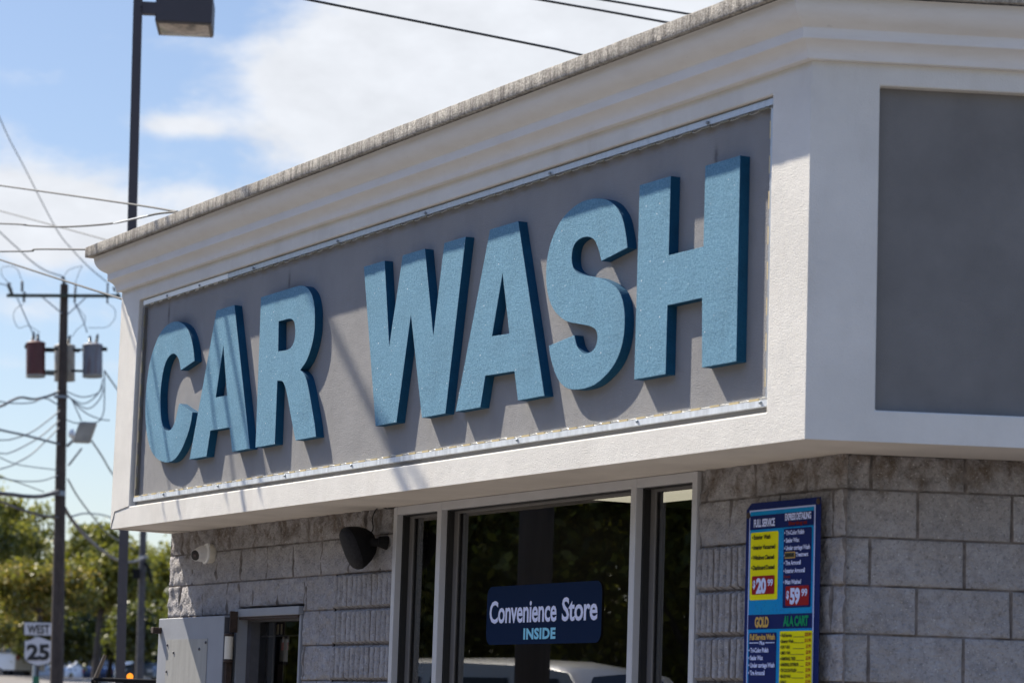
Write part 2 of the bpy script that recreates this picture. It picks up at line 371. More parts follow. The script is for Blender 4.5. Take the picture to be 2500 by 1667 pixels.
def sub(mb, name, m, parent, split=False, **kw):
    """a sub-part under a mesh part"""
    if split: return [sub(x, name, m, parent, **kw) for x in pieces(mb)]
    o = mb.build(name, m, None, **kw); o.parent = parent; return o
def ray(px, py): return FW + RT*((px-1250)/FPX) - UP*((py-833.5)/FPX)
def at(px, py, D):
    """world point D metres away (measured over the ground) in the direction of pixel px, py of the 2500 px photograph"""
    d = ray(px, py); return CAM + d*(D/math.hypot(d.x, d.y))
def ony(px, py, y):
    d = ray(px, py); return CAM + d*((y-CAM.y)/d.y)
def text(body, size, sx=1., bold=0., spacing=1., align='CENTER'):
    """flat outline of a word, 1 unit of cap height = size, centred on its own middle; returns (verts, faces)"""
    cu = bpy.data.curves.new('t', 'FONT'); cu.body = body; cu.size = 1; cu.offset = bold; cu.space_character = spacing; cu.resolution_u = 3
    o = bpy.data.objects.new('t', cu); C.objects.link(o)
    dg = bpy.context.evaluated_depsgraph_get(); me = bpy.data.meshes.new_from_object(o.evaluated_get(dg))
    vs = [(v.co.x, v.co.y) for v in me.vertices]; fs = [tuple(p.vertices) for p in me.polygons]
    bpy.data.objects.remove(o); bpy.data.curves.remove(cu); bpy.data.meshes.remove(me)
    return vs, fs
def put_text(mb, body, x0, x1, zb, zt, y, bold=.02, spacing=1., k=None, cap=None):
    """fit a word in the rectangle x0..x1, baseline zb, cap top zt on the plane y (facing -y)"""
    vs, fs = text(body, 1, 1, bold, spacing)
    if not vs: return
    xs = [v[0] for v in vs]; a, b = min(xs), max(xs); capH = cap or .72
    mb.add([(x0+(v[0]-a)/(b-a)*(x1-x0), y, zb+v[1]/capH*(zt-zb)) for v in vs], fs, k)

# ------------------------------------------------------------------ ground
def gz(x, y):
    """the land rises gently beyond the forecourt, to the left"""
    d = math.hypot(x-8, y+6)
    t = max(0., min(1., (d-45)/65)); f = max(0., min(1., ((8-x)/max(d, 1)-.1)/.5))
    return 2.9*t*t*(3-2*t)*f
g = MB(); N = 96
rad = [6, 12, 18, 24, 30, 36, 42, 48, 54, 60, 66, 72, 78, 84, 90, 96, 102, 110, 125, 150, 200, 400, 900, 2500, 4500]
vs = [(8, -6, 0)] + [(8+r*math.cos(2*math.pi*j/N), -6+r*math.sin(2*math.pi*j/N), gz(8+r*math.cos(2*math.pi*j/N), -6+r*math.sin(2*math.pi*j/N))) for r in rad for j in range(N)]
fs = [(0, 1+j, 1+(j+1) % N) for j in range(N)]
for i in range(len(rad)-1):
    fs += [(1+i*N+j, 1+(i+1)*N+j, 1+(i+1)*N+(j+1) % N, 1+i*N+(j+1) % N) for j in range(N)]
g.add(vs, fs); tag(g.build('ground', M['concrete'], recalc=False), kind='structure')
def sheet(name, x0, x1, y0, y1, m, dz, st=6):
    s = MB(); nx = max(1, int((x1-x0)/st)); ny = max(1, int((y1-y0)/st))
    vs = [(x0+(x1-x0)*i/nx, y0+(y1-y0)*j/ny, 0) for j in range(ny+1) for i in range(nx+1)]
    vs = [(x, y, gz(x, y)+dz) for x, y, _ in vs]
    s.add(vs, [(j*(nx+1)+i, j*(nx+1)+i+1, (j+1)*(nx+1)+i+1, (j+1)*(nx+1)+i) for j in range(ny) for i in range(nx)])
    return tag(s.build(name, m, recalc=False), kind='structure')
sheet('road', -140, 90, -27, -16, M['asphalt'], .012)
kb = MB()
for y0, y1 in ((-16, -15.8), (-27.2, -27)): kb.box(-40, 90, y0, y1, 0, .13)
tag(kb.build('kerb', M['concrete']), kind='structure')
ml = MB()
for i in range(24): ml.box(-60+i*6, -57+i*6, -21.56, -21.44, .03, .034)
tag(ml.build('road_marking', M['paint_y']), kind='structure')
sheet('side_street', -62, -52, -12, 60, M['asphalt'], .02)
gp = at(30, 1667, 72)
sheet('grass_verge', gp.x-14, gp.x+3, gp.y-9, gp.y+1.5, M['grass'], .05, 3)

# ------------------------------------------------------------------ the building
PH = R(67.5)
SD = Vector((math.cos(PH), math.sin(PH), 0)); SN = Vector((math.sin(PH), -math.cos(PH), 0))   # along the side wall / out of it
B, H, JZ = .4064, .2032, 2.6416            # block length, course height, height of the topmost bed joint
XL, FZ = -7.785, 2.788                       # left end of the block wall, soffit height
FY, FS = .46, .55                          # how far the fascia stands out in front and at the side
FXR = (FS-math.cos(PH)*FY)/math.sin(PH)    # the fascia's corner
FXL = -7.70
SL = 7.5                                   # length of the side wall
bld = thing('car_wash_building', (-3.7, 3, 0), 'grey block car wash building with deep white moulded fascia band and shop window', 'building')

def wall(mb, org, dr, nr, u0, u1, holes, jx, flute, du, zlo=1.72, corner=None):
    """courses of split-face blocks with raked joints, one displaced sheet; jx(course) gives the joint phase"""
    org = Vector(org); nz = Vector((0, 0, 1))
    def height(u, z, c, ua, ub, za, zb, fl):
        eu = min(u-ua, ub-u); ez = min(z-za, zb-z); e = min(eu, ez)
        p = org+dr*u+nz*z
        if fl and ez < .004: return -.013, 1
        if not fl and (ez < .0045 or eu < .0055): return -.007 + noise.noise(p*40)*.002, 1
        r = min(1, (e-.0045)/.012)
        top = 1.5 if c == 0 else (1.15 if u1 < 1 else .8)
        n = noise.fractal(Vector((p.x*11+c*3.1+ua*9, p.y*11, p.z*13)), .75, 2.2, 5)*.0125*top + noise.noise(Vector((p.x*4, p.y*4, p.z*5))+Vector((c*7, ua*5, 0)))*.006*top
        if fl:
            ph = ((u-fl)/(.0665 if fl < -3 else .0508)) % 1.0; rib = math.sqrt(max(0., 1-(2*ph-1)**2)); edge = .45+.55*r
            return -.032+.052*min(1, rib*1.1)*edge+n*.35, (1 if rib < .5 else 0)  # rib grooves take the dark mortar colour to deepen their shade
        return n+.004*r, 0
    c = -1
    z_top = FZ-.001
    while True:
        c += 1; za = JZ-H*c; zb = min(za+H, z_top+.2)
        zt = min(zb, z_top)
        if zt <= 0.01: break
        za_ = max(za, 0)
        fine = za_ >= zlo-.21
        ph = jx(c); k0 = math.floor((u0-ph)/B)
        edges = [u0]+[ph+B*k for k in range(k0, k0+60) if u0+.02 < ph+B*k < u1-.02]+[u1]
        for (fa, fb, fz) in flute:
            if zt <= fz+.01: edges = sorted([x for x in edges if not (fa-.05 < x < fb+.05)]+[fa, fb])
        for a, b in zip(edges, edges[1:]):
            segs = [(a, b)]
            for (ha, hb, hz) in holes:
                if zt <= hz+.02 or za_ < hz-.02:
                    ns = []
                    for (p, q) in segs:
                        if q <= ha or p >= hb or (za_ >= hz): ns.append((p, q)); continue
                        if p < ha: ns.append((p, ha))
                        if q > hb: ns.append((hb, q))
                    segs = ns
            cells = [(p, q, za_) for (p, q) in segs]
            for (ha, hb, hz) in holes:
                if za_ < hz-.02 and zt > hz+.02 and a < hb and b > ha: cells.append((max(a, ha), min(b, hb), hz))
            for (p, q, zlow) in cells:
                if q-p < .012: continue
                fl = None
                for (fa, fb, fz) in flute:
                    if fa-.02 <= p and q <= fb+.02 and zt <= fz+.01: fl = fa
                d = du if fine else .14
                if fl is not None and fine: d = min(du, .0075)
                nu = max(2, int((q-p)/d)); nv = max(2, int((zt-zlow)/(du*1.1 if fine else .1)))
                us = sorted(set([p, p+.007, q-.007, q]+[p+(q-p)*i/nu for i in range(1, nu)])); zs = sorted(set([zlow, zlow+.005, zt-.005, zt]+[zlow+(zt-zlow)*i/nv for i in range(1, nv)]))
                V_ = []; flg = []
                for z in zs:
                    for u_ in us:
                        h, j = height(u_, z, c, p, q, max(za, zlow) if zlow > za else za, zb, fl)
                        V_.append(org+dr*u_+nz*z+nr*h); flg.append(j)
                n = len(us); base = len(mb.v); mb.v += [tuple(v) for v in V_]
                for jj in range(len(zs)-1):
                    for ii in range(n-1):
                        i0 = jj*n+ii; q4 = (i0, i0+1, i0+n+1, i0+n)
                        mb.f.append(tuple(base+x for x in q4)); mb.mi.append(1 if sum(flg[x] for x in q4) >= 2 else 0)

WX0, WX1 = -4.348, -1.138                   # shop window opening
DX0, DX1, DZ = -6.568, -5.575, 2.278         # door opening
wb = MB()
JF = -7.374
wb2 = MB()
wall(wb2, (0, 0, 0), Vector((1, 0, 0)), Vector((0, -1, 0)), WX1, .035, [], lambda c: JF+(B/2 if c % 2 == 0 else 0), [(WX1, -.30, JZ-H)], .015)
wall(wb, (0, 0, 0), Vector((1, 0, 0)), Vector((0, -1, 0)), XL, WX0, [(DX0, DX1, DZ)], lambda c: JF+(B/2 if c % 2 == 0 else 0),
     [(-5.14, WX0, JZ-H)], .015)
wsd = MB()
wall(wsd, (0, 0, 0), SD, SN, .012, SL, [], lambda c: .126+(0 if c % 2 == 0 else B/2), [], .014)
# end return and rear walls, window and door reveals
wr = MB(); BK = 6.2
e = Vector((math.sin(PH), 0, 0))
wr.quad((XL, .0, 0), (XL, .0, FZ), (XL-.2, BK, FZ), (XL-.2, BK, 0))
sx, sy = SD.x*SL, SD.y*SL
wr.quad((sx, sy, 0), (sx, sy, FZ), (XL-.2, BK+.4, FZ), (XL-.2, BK+.4, 0))
for (x, s) in ((DX0, 1), (DX1, -1)): wr.quad((x, 0.004, 0), (x, .2, 0), (x, .2, DZ), (x, 0.004, DZ))
wr.quad((DX0, .004, DZ), (DX1, .004, DZ), (DX1, .2, DZ), (DX0, .2, DZ))
for x in (WX0-.004, WX1+.004): wr.quad((x, .004, 0), (x, .2, 0), (x, .2, FZ), (x, .004, FZ))
part(wb, 'front_wall', [M['block'], M['mortar_groove_shade']], bld, recalc=False, smooth=50)
part(wsd, 'side_wall', [M['block'], M['mortar_groove_shade']], bld, recalc=False, smooth=50)
part(wb2, 'front_wall', [M['block'], M['mortar_groove_shade']], bld, 'short stretch of block wall carrying the price banner', recalc=False, smooth=50)
part(wr, 'rear_wall', M['block'], bld, split=True)

# fascia: front and side faces with sunk panels
PX0, PX1, PZ0, PZ1 = -7.372, .116, 2.920, 4.258     # front panel
SU0, SU1, SZ0, SZ1 = .018, 6.3, 2.917, 4.258         # side panel, measured along the side
ZT = 4.352
def fpt(u, z, d=0.): return Vector((u, -FY-d, z))                   # on the front fascia
S0 = Vector((FXR, -FY, 0))
def spt(u, z, d=0.): return SN*(FS+d)+SD*u+Vector((0, 0, z))         # on the side fascia, u measured along SD from the origin's foot
SUC = (Vector((FXR, -FY, 0))).dot(SD)                               # the corner in that measure
fa = MB()
def frame(P, us, zs, hole):
    for i in range(len(us)-1):
        for j in range(len(zs)-1):
            if (i, j) == hole: continue
            fa.quad(P(us[i], zs[j]), P(us[i+1], zs[j]), P(us[i+1], zs[j+1]), P(us[i], zs[j+1]))
RV = .042
frame(fpt, [FXL, PX0, PX1, FXR], [FZ, PZ0, PZ1, ZT+.01], (1, 1))
frame(spt, [SUC, SU0, SU1, SL], [FZ, SZ0, SZ1, ZT+.01], (1, 1))
for P, a, b, c_, d_ in ((fpt, PX0, PX1, PZ0, PZ1), (spt, SU0, SU1, SZ0, SZ1)):
    for (p, q) in (((a, c_), (b, c_)), ((b, c_), (b, d_)), ((b, d_), (a, d_)), ((a, d_), (a, c_))):
        fa.quad(P(p[0], p[1]), P(q[0], q[1]), P(q[0], q[1], -RV-.01), P(p[0], p[1], -RV-.01))
# left end of the fascia
fa.quad((FXL, -FY, FZ), (FXL, -FY, ZT+.01), (XL-.2, BK, ZT+.01), (XL-.2, BK, FZ))
part(fa, 'fascia', M['stucco'], bld, merge=True, bevel=.007)
cr = MB(); cr.tube([(FXL+.012, -FY-.0015, FZ-.001), (FXL+.03, -FY-.0015, FZ+.04), (FXL+.055, -FY-.0015, FZ+.075), (FXL+.07, -FY-.0015, FZ+.11), (PX0, -FY-.0015, PZ0)], .0022, 5)
cr.tube([(FXL+.012, -FY, FZ-.001), (FXL+.10, -FY+.10, FZ-.001), (FXL+.12, -.15, FZ-.001), (FXL+.3, -.02, FZ-.001)], .002, 5)
part(cr, 'crack', M['seal'], bld)
sf = MB()
far = spt(SL, FZ)
sf.add([(FXL, -FY, FZ), (FXR, -FY, FZ), tuple(far), (sx, sy, FZ), (.02, .02, FZ), (XL, .02, FZ)], [(0, 1, 4, 5), (1, 2, 3, 4)])
part(sf, 'soffit', M['soffit'], bld)
p1 = MB(); p1.box(PX0-.05, PX1+.05, -FY+RV, -FY+RV+.05, PZ0-.05, PZ1+.05); part(p1, 'sign_panel', M['panel'], bld)
p2 = MB()
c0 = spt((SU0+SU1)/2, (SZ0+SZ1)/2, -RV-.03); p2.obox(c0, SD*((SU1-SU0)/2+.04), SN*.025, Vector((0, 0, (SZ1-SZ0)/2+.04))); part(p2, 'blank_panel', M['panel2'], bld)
# moulded cornice and its rough coping, swept round the corners with mitres
def sweep(prof, path, mb, wob=0., steps=None, close_top=True):
    """path: list of (point, outward normals of the two runs meeting there)"""
    rows = []
    for (p, na, nb) in path:
        b = (na+nb).normalized(); k = 1/b.dot(na)
        rows.append([Vector((p[0], p[1], 0))+b*(e_*k)+Vector((0, 0, z_)) for (e_, z_) in prof])
    return rows
NF = Vector((0, -1, 0)); NL = Vector((-6.66, -.285, 0)).normalized()
prof = [(-.02, ZT-.004), (.026, ZT-.004), (.030, ZT-.001), (.032, ZT+.004), (.033, ZT+.018), (.040, ZT+.036), (.052, ZT+.052), (.068, ZT+.064), (.078, ZT+.070), (.080, ZT+.074), (.080, ZT+.116), (.083, ZT+.120),
        (.094, ZT+.127), (.112, ZT+.139), (.128, ZT+.154), (.140, ZT+.171), (.149, ZT+.190), (.154, ZT+.212), (.155, ZT+.228), (.158, ZT+.232)]
def path(nseg):
    pts = [((XL-.2, BK), NL, NL), ((FXL, -FY), NL, NF)]
    pts += [((FXL+(FXR-FXL)*i/nseg, -FY), NF, NF) for i in range(1, nseg)]
    pts += [((FXR, -FY), NF, SN)]+[((FXR+SD.x*7*i/(nseg//1), -FY+SD.y*7*i/nseg), SN, SN) for i in range(1, nseg+1)]
    return pts
def loft(rows, mb):
    n = len(rows[0]); vs = [v for r in rows for v in r]
    mb.add(vs, [(i*n+j, (i+1)*n+j, (i+1)*n+j+1, i*n+j+1) for i in range(len(rows)-1) for j in range(n-1)])
cn = MB(); rows = sweep(prof, path(60), cn)
for i, r in enumerate(rows):          # hand-run plaster: the lines are never quite straight
    for j, v in enumerate(r):
        k = noise.noise(Vector((v.x*1.1, j*.15, v.y)))*.0018+noise.noise(Vector((v.x*.35+5, j*.1, v.y*.35)))*.003
        if 0 < i < len(rows)-1: v.z += k
loft(rows, cn); part(cn, 'cornice', M['cornice'], bld, smooth=20, recalc=False)
cprof = [(.10, ZT+.240), (.176, ZT+.240), (.178, ZT+.2295), (.200, ZT+.2300), (.2025, ZT+.234), (.203, ZT+.262), (.2035, ZT+.290), (.202, ZT+.2985), (.196, ZT+.302), (.10, ZT+.304), (-.05, ZT+.300)]
cp = MB(); rows = sweep(cprof, path(420), cp)
for r in rows:
    for j, v in enumerate(r):
        v.z += noise.noise(Vector((v.x*.5, v.y*.5, 3)))*.006 + noise.noise(Vector((v.x*9, v.y*9, j*.2)))*.0015
        d = noise.noise(Vector((v.x*25, v.y*25, v.z*30)))*.0022; v.y -= d
loft(rows, cp); part(cp, 'coping', M['cap'], bld, smooth=35, recalc=False)
rf = MB(); fr = spt(SL, 0); rf.add([(XL-.2, BK, 4.60), (FXL, -FY+.03, 4.60), (FXR-.03, -FY+.03, 4.60), (fr.x-.05, fr.y, 4.60)], [(0, 1, 2, 3)])
rf.quad((XL-.2, BK, FZ), (XL-.2, BK, 4.6), (fr.x, fr.y, 4.6), (fr.x, fr.y, FZ))
part(rf, 'roof', M['roof'], bld)
# interior behind the glass
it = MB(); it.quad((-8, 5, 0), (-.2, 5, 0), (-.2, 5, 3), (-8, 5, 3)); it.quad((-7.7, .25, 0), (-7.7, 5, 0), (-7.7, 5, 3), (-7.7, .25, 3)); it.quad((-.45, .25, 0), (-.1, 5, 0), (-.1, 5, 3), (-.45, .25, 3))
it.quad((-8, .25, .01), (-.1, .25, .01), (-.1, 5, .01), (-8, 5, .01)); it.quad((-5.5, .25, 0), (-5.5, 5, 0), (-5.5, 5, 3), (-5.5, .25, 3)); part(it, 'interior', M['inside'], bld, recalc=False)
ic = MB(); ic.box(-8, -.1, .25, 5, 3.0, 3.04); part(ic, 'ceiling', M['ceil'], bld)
il = MB(); il.box(-5.19, -4.58, 1.62, 2.12, 2.985, 2.999); il.box(-4.57, -3.9, 1.62, 2.12, 2.985, 2.999); part(il, 'ceiling_lamp', M['panel_light'], bld, split=True)

# shop window
def pane(root, x0, x1, z0, z1, y, m='glass', name='pane', parent=None):
    g_ = MB(); g_.quad((x0, y, z0), (x1, y, z0), (x1, y, z1), (x0, y, z1))
    return g_
fy0 = -.018
win = MB()
z1 = FZ-.002
for (a, b) in ((WX0, WX0+.042), (-3.805, -3.755), (-1.737, -1.687), (-1.180, -1.138)):
    win.box(a, b, fy0, .022, 0, z1)
for (a, b) in ((WX0+.042, -3.805), (-3.755, -1.737), (-1.687, -1.180)): win.box(a, b, fy0+.002, .022, z1-.045, z1)
window = part(win, 'window_frame', M['alu'], bld, bevel=.0025, seg=1)
gk = MB(); ss = MB()
for (a, b) in ((WX0+.042, -3.805), (-3.755, -1.737), (-1.687, -1.180)):
    gk.box(a-.03, a+.012, .022, .058, 0, z1); gk.box(b-.012, b+.03, .022, .058, 0, z1); gk.box(a+.012, b-.012, .022, .058, z1-.050, z1)
    ss.box(a-.03, a+.058, .058, .10, 0, z1); ss.box(b-.03, b+.03, .058, .10, 0, z1); ss.box(a+.058, b-.03, .058, .10, z1-.062, z1)
sub(gk, 'gasket', M['gasket'], window, split=True); sub(ss, 'sash', M['alu_dark'], window, split=True, bevel=.002, seg=1)
window.matrix_parent_inverse = Matrix.Translation(bld.location).inverted()
for (a, b) in ((WX0+.06, -3.8), (-3.74, -1.74), (-1.67, -1.16)):
    g_ = MB(); g_.quad((a, .066, 0), (b, .066, 0), (b, .066, z1-.03), (a, .066, z1-.03)); sub(g_, 'glass_pane', M['glass'], window, recalc=False)

# door: frame, glass door leaf behind, and the heavy steel shutter door folded back on the wall
fd = MB()
fd.box(DX0+.004, DX0+.055, -.03, .14, 0, DZ-.012); fd.box(DX0+.055, DX1-.004, -.03, .03, DZ-.062, DZ-.012); fd.box(DX1-.03, DX1-.004, -.012, .14, 0, DZ-.062)
frm = part(fd, 'door_frame', M['door'], bld, bevel=.003, seg=1)
frm.matrix_parent_inverse = Matrix.Translation(bld.location).inverted()
fi = MB(); fi.box(DX0+.055, DX0+.115, .04, .14, 0, DZ-.07); fi.box(DX0+.115, DX1-.03, .03, .14, DZ-.088, DZ-.07); sub(fi, 'inner_frame', M['door_dark'], frm)
fb = MB(); fb.box(DX0+.055, DX1-.03, -.02, .028, DZ-.078, DZ-.063); sub(fb, 'weatherstrip', M['rust'], frm)
gl = MB(); gl.quad((DX0+.11, .10, 0), (DX1-.03, .10, 0), (DX1-.03, .10, DZ-.085), (DX0+.11, .10, DZ-.085)); sub(gl, 'glass_pane', M['glass'], frm, recalc=False)
gd = MB()
for x in (DX0+.30, DX0+.47): gd.box(x, x+.012, .11, .125, 0, DZ-.09)
gd.box(DX0+.115, DX1-.03, .11, .125, 2.098, 2.106); sub(gd, 'glazing_bar', M['alu_dark'], frm, split=True)
LX0, LX1, LZ = -7.665, -6.545, 2.222
ld = MB(); ld.box(LX0, LX1, -.105, -.055, 0, LZ)
leaf = part(ld, 'steel_door', M['door'], bld, 'grey steel door folded back flat on the wall', bevel=.003, seg=1)
lt = MB(); lt.box(LX0+.165, LX1-.255, -.1085, -.105, .9, 2.085); sub(lt, 'door_plate', M['door_plate'], leaf)
sr = MB()
for (x, z) in ((LX0+.185, 2.05), (LX1-.275, 2.06), (LX1-.38, 2.02), (LX0+.30, 2.0), (LX0+.19, 1.88)): sr.lathe([(.009, 0), (.009, .005), (.005, .008)], (x, -.1085, z), (0, -1, 0), 8)
sub(sr, 'screw', M['door_dark'], leaf, split=True)
kn = MB(); kn.box(LX0+.015, LX0+.06, -.165, -.105, 2.125, 2.165); sub(kn, 'latch', M['rust'], leaf, bevel=.004)
le = MB(); le.box(LX1, LX1+.004, -.102, -.058, 0, LZ-.01); sub(le, 'door_edge', M['door_dark'], leaf)
hp = MB(); hp.box(LX1+.004, LX1+.010, -.10, -.06, 1.955, 2.095); hp.box(DX0-.075, DX0-.002, -.036, -.030, 1.955, 2.095)
for z in (1.975, 2.01, 2.04, 2.075): hp.lathe([(.006, 0), (.006, .004)], (LX1+.010, -.08, z), (1, 0, 0), 8); hp.lathe([(.006, 0), (.006, .004)], (DX0-.04, -.036, z), (0, -1, 0), 8)
hg = sub(hp, 'hinge', M['door_dark'], leaf)
hb = MB(); hx, hy = LX1+.045, -.085; hb.lathe([(.026, 1.955), (.026, 2.095)], (hx, hy, 0), (0, 0, 1), 14); sub(hb, 'hinge_barrel', M['cream'], leaf, smooth=True)
hr = MB()
for z in (1.935, 2.095): hr.lathe([(.018, 0), (.030, .004), (.030, .014), (.018, .020)], (hx, hy, z), (0, 0, 1), 14)
hr.box(hx-.012, DX0-.06, hy-.006, hy+.03, .2, 1.93); hr.box(hx-.006, hx+.006, hy, hy+.05, 2.12, 2.25); sub(hr, 'hinge_cap', M['rust'], leaf, split=True)
lf = MB(); lf.box(DX0-.12, DX0+.004, -.03, -.001, 0, 2.20); part(lf, 'hinge_post', M['door_dark'], bld)

# ------------------------------------------------------------------ the raised letters
LET = {'C': [[(-6.548, 3.721, 1), (-6.569, 3.76, 0), (-6.598, 3.798, 0), (-6.638, 3.824, 0), (-6.684, 3.839, 0), (-6.744, 3.835, 0), (-6.801, 3.808, 0), (-6.842, 3.764, 0), (-6.868, 3.699, 0), (-6.881, 3.625, 0), (-6.877, 3.551, 0), (-6.859, 3.475, 0), (-6.831, 3.417, 0), (-6.791, 3.378, 0), (-6.738, 3.36, 0), (-6.677, 3.361, 0), (-6.63, 3.383, 0), (-6.601, 3.417, 0), (-6.58, 3.459, 0), (-6.561, 3.495, 0), (-6.546, 3.514, 1), (-6.319, 3.441, 1), (-6.33, 3.396, 0), (-6.358, 3.34, 0), (-6.409, 3.279, 0), (-6.48, 3.218, 0), (-6.573, 3.173, 0), (-6.671, 3.158, 0), (-6.783, 3.167, 0), (-6.9, 3.199, 0), (-7.0, 3.254, 0), (-7.066, 3.326, 0), (-7.108, 3.404, 0), (-7.135, 3.497, 0), (-7.145, 3.596, 0), (-7.137, 3.693, 0), (-7.109, 3.797, 0), (-7.073, 3.869, 0), (-7.019, 3.931, 0), (-6.954, 3.985, 0), (-6.866, 4.024, 0), (-6.767, 4.041, 0), (-6.666, 4.04, 0), (-6.563, 4.017, 0), (-6.479, 3.979, 0), (-6.417, 3.928, 0), (-6.378, 3.88, 0), (-6.345, 3.818, 0), (-6.324, 3.758, 1)]], 'A1': [[(-6.0, 4.035, 1), (-5.718, 4.035, 1), (-5.381, 3.152, 1), (-5.651, 3.152, 1), (-5.709, 3.301, 1), (-6.01, 3.304, 1), (-6.054, 3.152, 1), (-6.332, 3.152, 1)], [(-5.864, 3.802, 1), (-5.771, 3.498, 1), (-5.949, 3.501, 1)]], 'R': [[(-5.315, 4.035, 1), (-5.054, 4.036, 0), (-4.849, 4.037, 0), (-4.764, 4.036, 0), (-4.693, 4.026, 0), (-4.638, 4.006, 0), (-4.589, 3.973, 0), (-4.555, 3.932, 0), (-4.529, 3.873, 0), (-4.52, 3.81, 0), (-4.521, 3.748, 0), (-4.541, 3.688, 0), (-4.577, 3.63, 0), (-4.625, 3.585, 0), (-4.695, 3.548, 1), (-4.642, 3.521, 0), (-4.608, 3.49, 0), (-4.572, 3.437, 0), (-4.535, 3.366, 0), (-4.497, 3.289, 0), (-4.463, 3.219, 0), (-4.439, 3.152, 1), (-4.719, 3.152, 1), (-4.745, 3.191, 0), (-4.783, 3.263, 0), (-4.822, 3.334, 0), (-4.86, 3.406, 0), (-4.894, 3.46, 0), (-4.924, 3.494, 0), (-4.957, 3.509, 0), (-5.017, 3.516, 1), (-5.014, 3.152, 1), (-5.298, 3.152, 1)], [(-5.035, 3.861, 1), (-4.956, 3.861, 0), (-4.885, 3.86, 0), (-4.837, 3.849, 0), (-4.809, 3.829, 0), (-4.792, 3.789, 0), (-4.792, 3.745, 0), (-4.812, 3.709, 0), (-4.851, 3.688, 0), (-4.921, 3.683, 0), (-5.022, 3.687, 1)]], 'W': [[(-3.895, 4.035, 1), (-3.633, 4.035, 1), (-3.536, 3.569, 1), (-3.412, 4.035, 1), (-3.147, 4.035, 1), (-3.013, 3.566, 1), (-2.924, 4.035, 1), (-2.683, 4.035, 1), (-2.842, 3.152, 1), (-3.112, 3.152, 1), (-3.286, 3.706, 1), (-3.412, 3.152, 1), (-3.668, 3.152, 1)]], 'A2': [[(-2.418, 4.035, 1), (-2.121, 4.035, 1), (-1.799, 3.152, 1), (-2.065, 3.152, 1), (-2.111, 3.298, 1), (-2.416, 3.304, 1), (-2.458, 3.152, 1), (-2.729, 3.152, 1)], [(-2.268, 3.794, 1), (-2.176, 3.489, 1), (-2.358, 3.495, 1)]], 'S': [[(-1.289, 3.731, 1), (-1.052, 3.762, 1), (-1.062, 3.803, 0), (-1.081, 3.855, 0), (-1.107, 3.908, 0), (-1.142, 3.946, 0), (-1.187, 3.981, 0), (-1.249, 4.01, 0), (-1.325, 4.029, 0), (-1.413, 4.038, 0), (-1.501, 4.036, 0), (-1.589, 4.018, 0), (-1.678, 3.982, 0), (-1.74, 3.933, 0), (-1.786, 3.876, 0), (-1.814, 3.809, 0), (-1.82, 3.739, 0), (-1.809, 3.673, 0), (-1.783, 3.613, 0), (-1.736, 3.559, 0), (-1.675, 3.518, 0), (-1.596, 3.484, 0), (-1.48, 3.46, 0), (-1.378, 3.438, 0), (-1.327, 3.418, 0), (-1.307, 3.39, 0), (-1.311, 3.354, 0), (-1.334, 3.328, 0), (-1.377, 3.316, 0), (-1.421, 3.315, 0), (-1.466, 3.335, 0), (-1.497, 3.36, 0), (-1.516, 3.393, 0), (-1.525, 3.413, 1), (-1.771, 3.388, 1), (-1.755, 3.342, 0), (-1.726, 3.289, 0), (-1.691, 3.241, 0), (-1.643, 3.199, 0), (-1.577, 3.168, 0), (-1.5, 3.155, 0), (-1.411, 3.153, 0), (-1.325, 3.161, 0), (-1.24, 3.187, 0), (-1.158, 3.228, 0), (-1.1, 3.283, 0), (-1.068, 3.347, 0), (-1.059, 3.413, 0), (-1.065, 3.474, 0), (-1.087, 3.531, 0), (-1.128, 3.579, 0), (-1.191, 3.614, 0), (-1.266, 3.642, 0), (-1.329, 3.66, 0), (-1.417, 3.677, 0), (-1.494, 3.698, 0), (-1.546, 3.727, 0), (-1.566, 3.758, 0), (-1.571, 3.796, 0), (-1.559, 3.833, 0), (-1.528, 3.854, 0), (-1.478, 3.865, 0), (-1.421, 3.862, 0), (-1.37, 3.845, 0), (-1.337, 3.816, 0), (-1.31, 3.775, 0)]], 'H': [[(-0.958, 4.035, 1), (-0.686, 4.035, 1), (-0.687, 3.68, 1), (-0.397, 3.68, 1), (-0.397, 4.035, 1), (-0.115, 4.035, 1), (-0.111, 3.152, 1), (-0.386, 3.152, 1), (-0.398, 3.456, 1), (-0.687, 3.456, 1), (-0.688, 3.152, 1), (-0.961, 3.152, 1)]]}
def smooth_loop(pts):
    n = len(pts); out = []
    for i in range(n):
        p0, p1, p2, p3 = pts[i-1], pts[i], pts[(i+1) % n], pts[(i+2) % n]
        out.append((p1[0], p1[1]))
        if p1[2] and p2[2]: continue
        a = p0 if not p1[2] else (2*p1[0]-p2[0], 2*p1[1]-p2[1]); d = p3 if not p2[2] else (2*p2[0]-p1[0], 2*p2[1]-p1[1])
        for k in range(1, 4):
            t = k/4
            out.append(tuple(.5*((2*p1[m])+(-a[m]+p2[m])*t+(2*a[m]-5*p1[m]+4*p2[m]-d[m])*t*t+(-a[m]+3*p1[m]-3*p2[m]+d[m])*t*t*t) for m in (0, 1)))
    return out
names = {'C': ('letter_c', 'blue raised capital letter C at the left end of the sign panel'), 'A1': ('letter_a', 'blue raised capital letter A between the C and the R'),
         'R': ('letter_r', 'blue raised capital letter R before the gap between the words'), 'W': ('letter_w', 'blue raised capital letter W, widest letter of the sign'),
         'A2': ('letter_a', 'blue raised capital letter A between the W and the S'), 'S': ('letter_s', 'blue raised curvy capital letter S beside the H'),
         'H': ('letter_h', 'blue raised capital letter H at the right end of the sign panel')}
LY = -FY+RV-.050                # letter faces
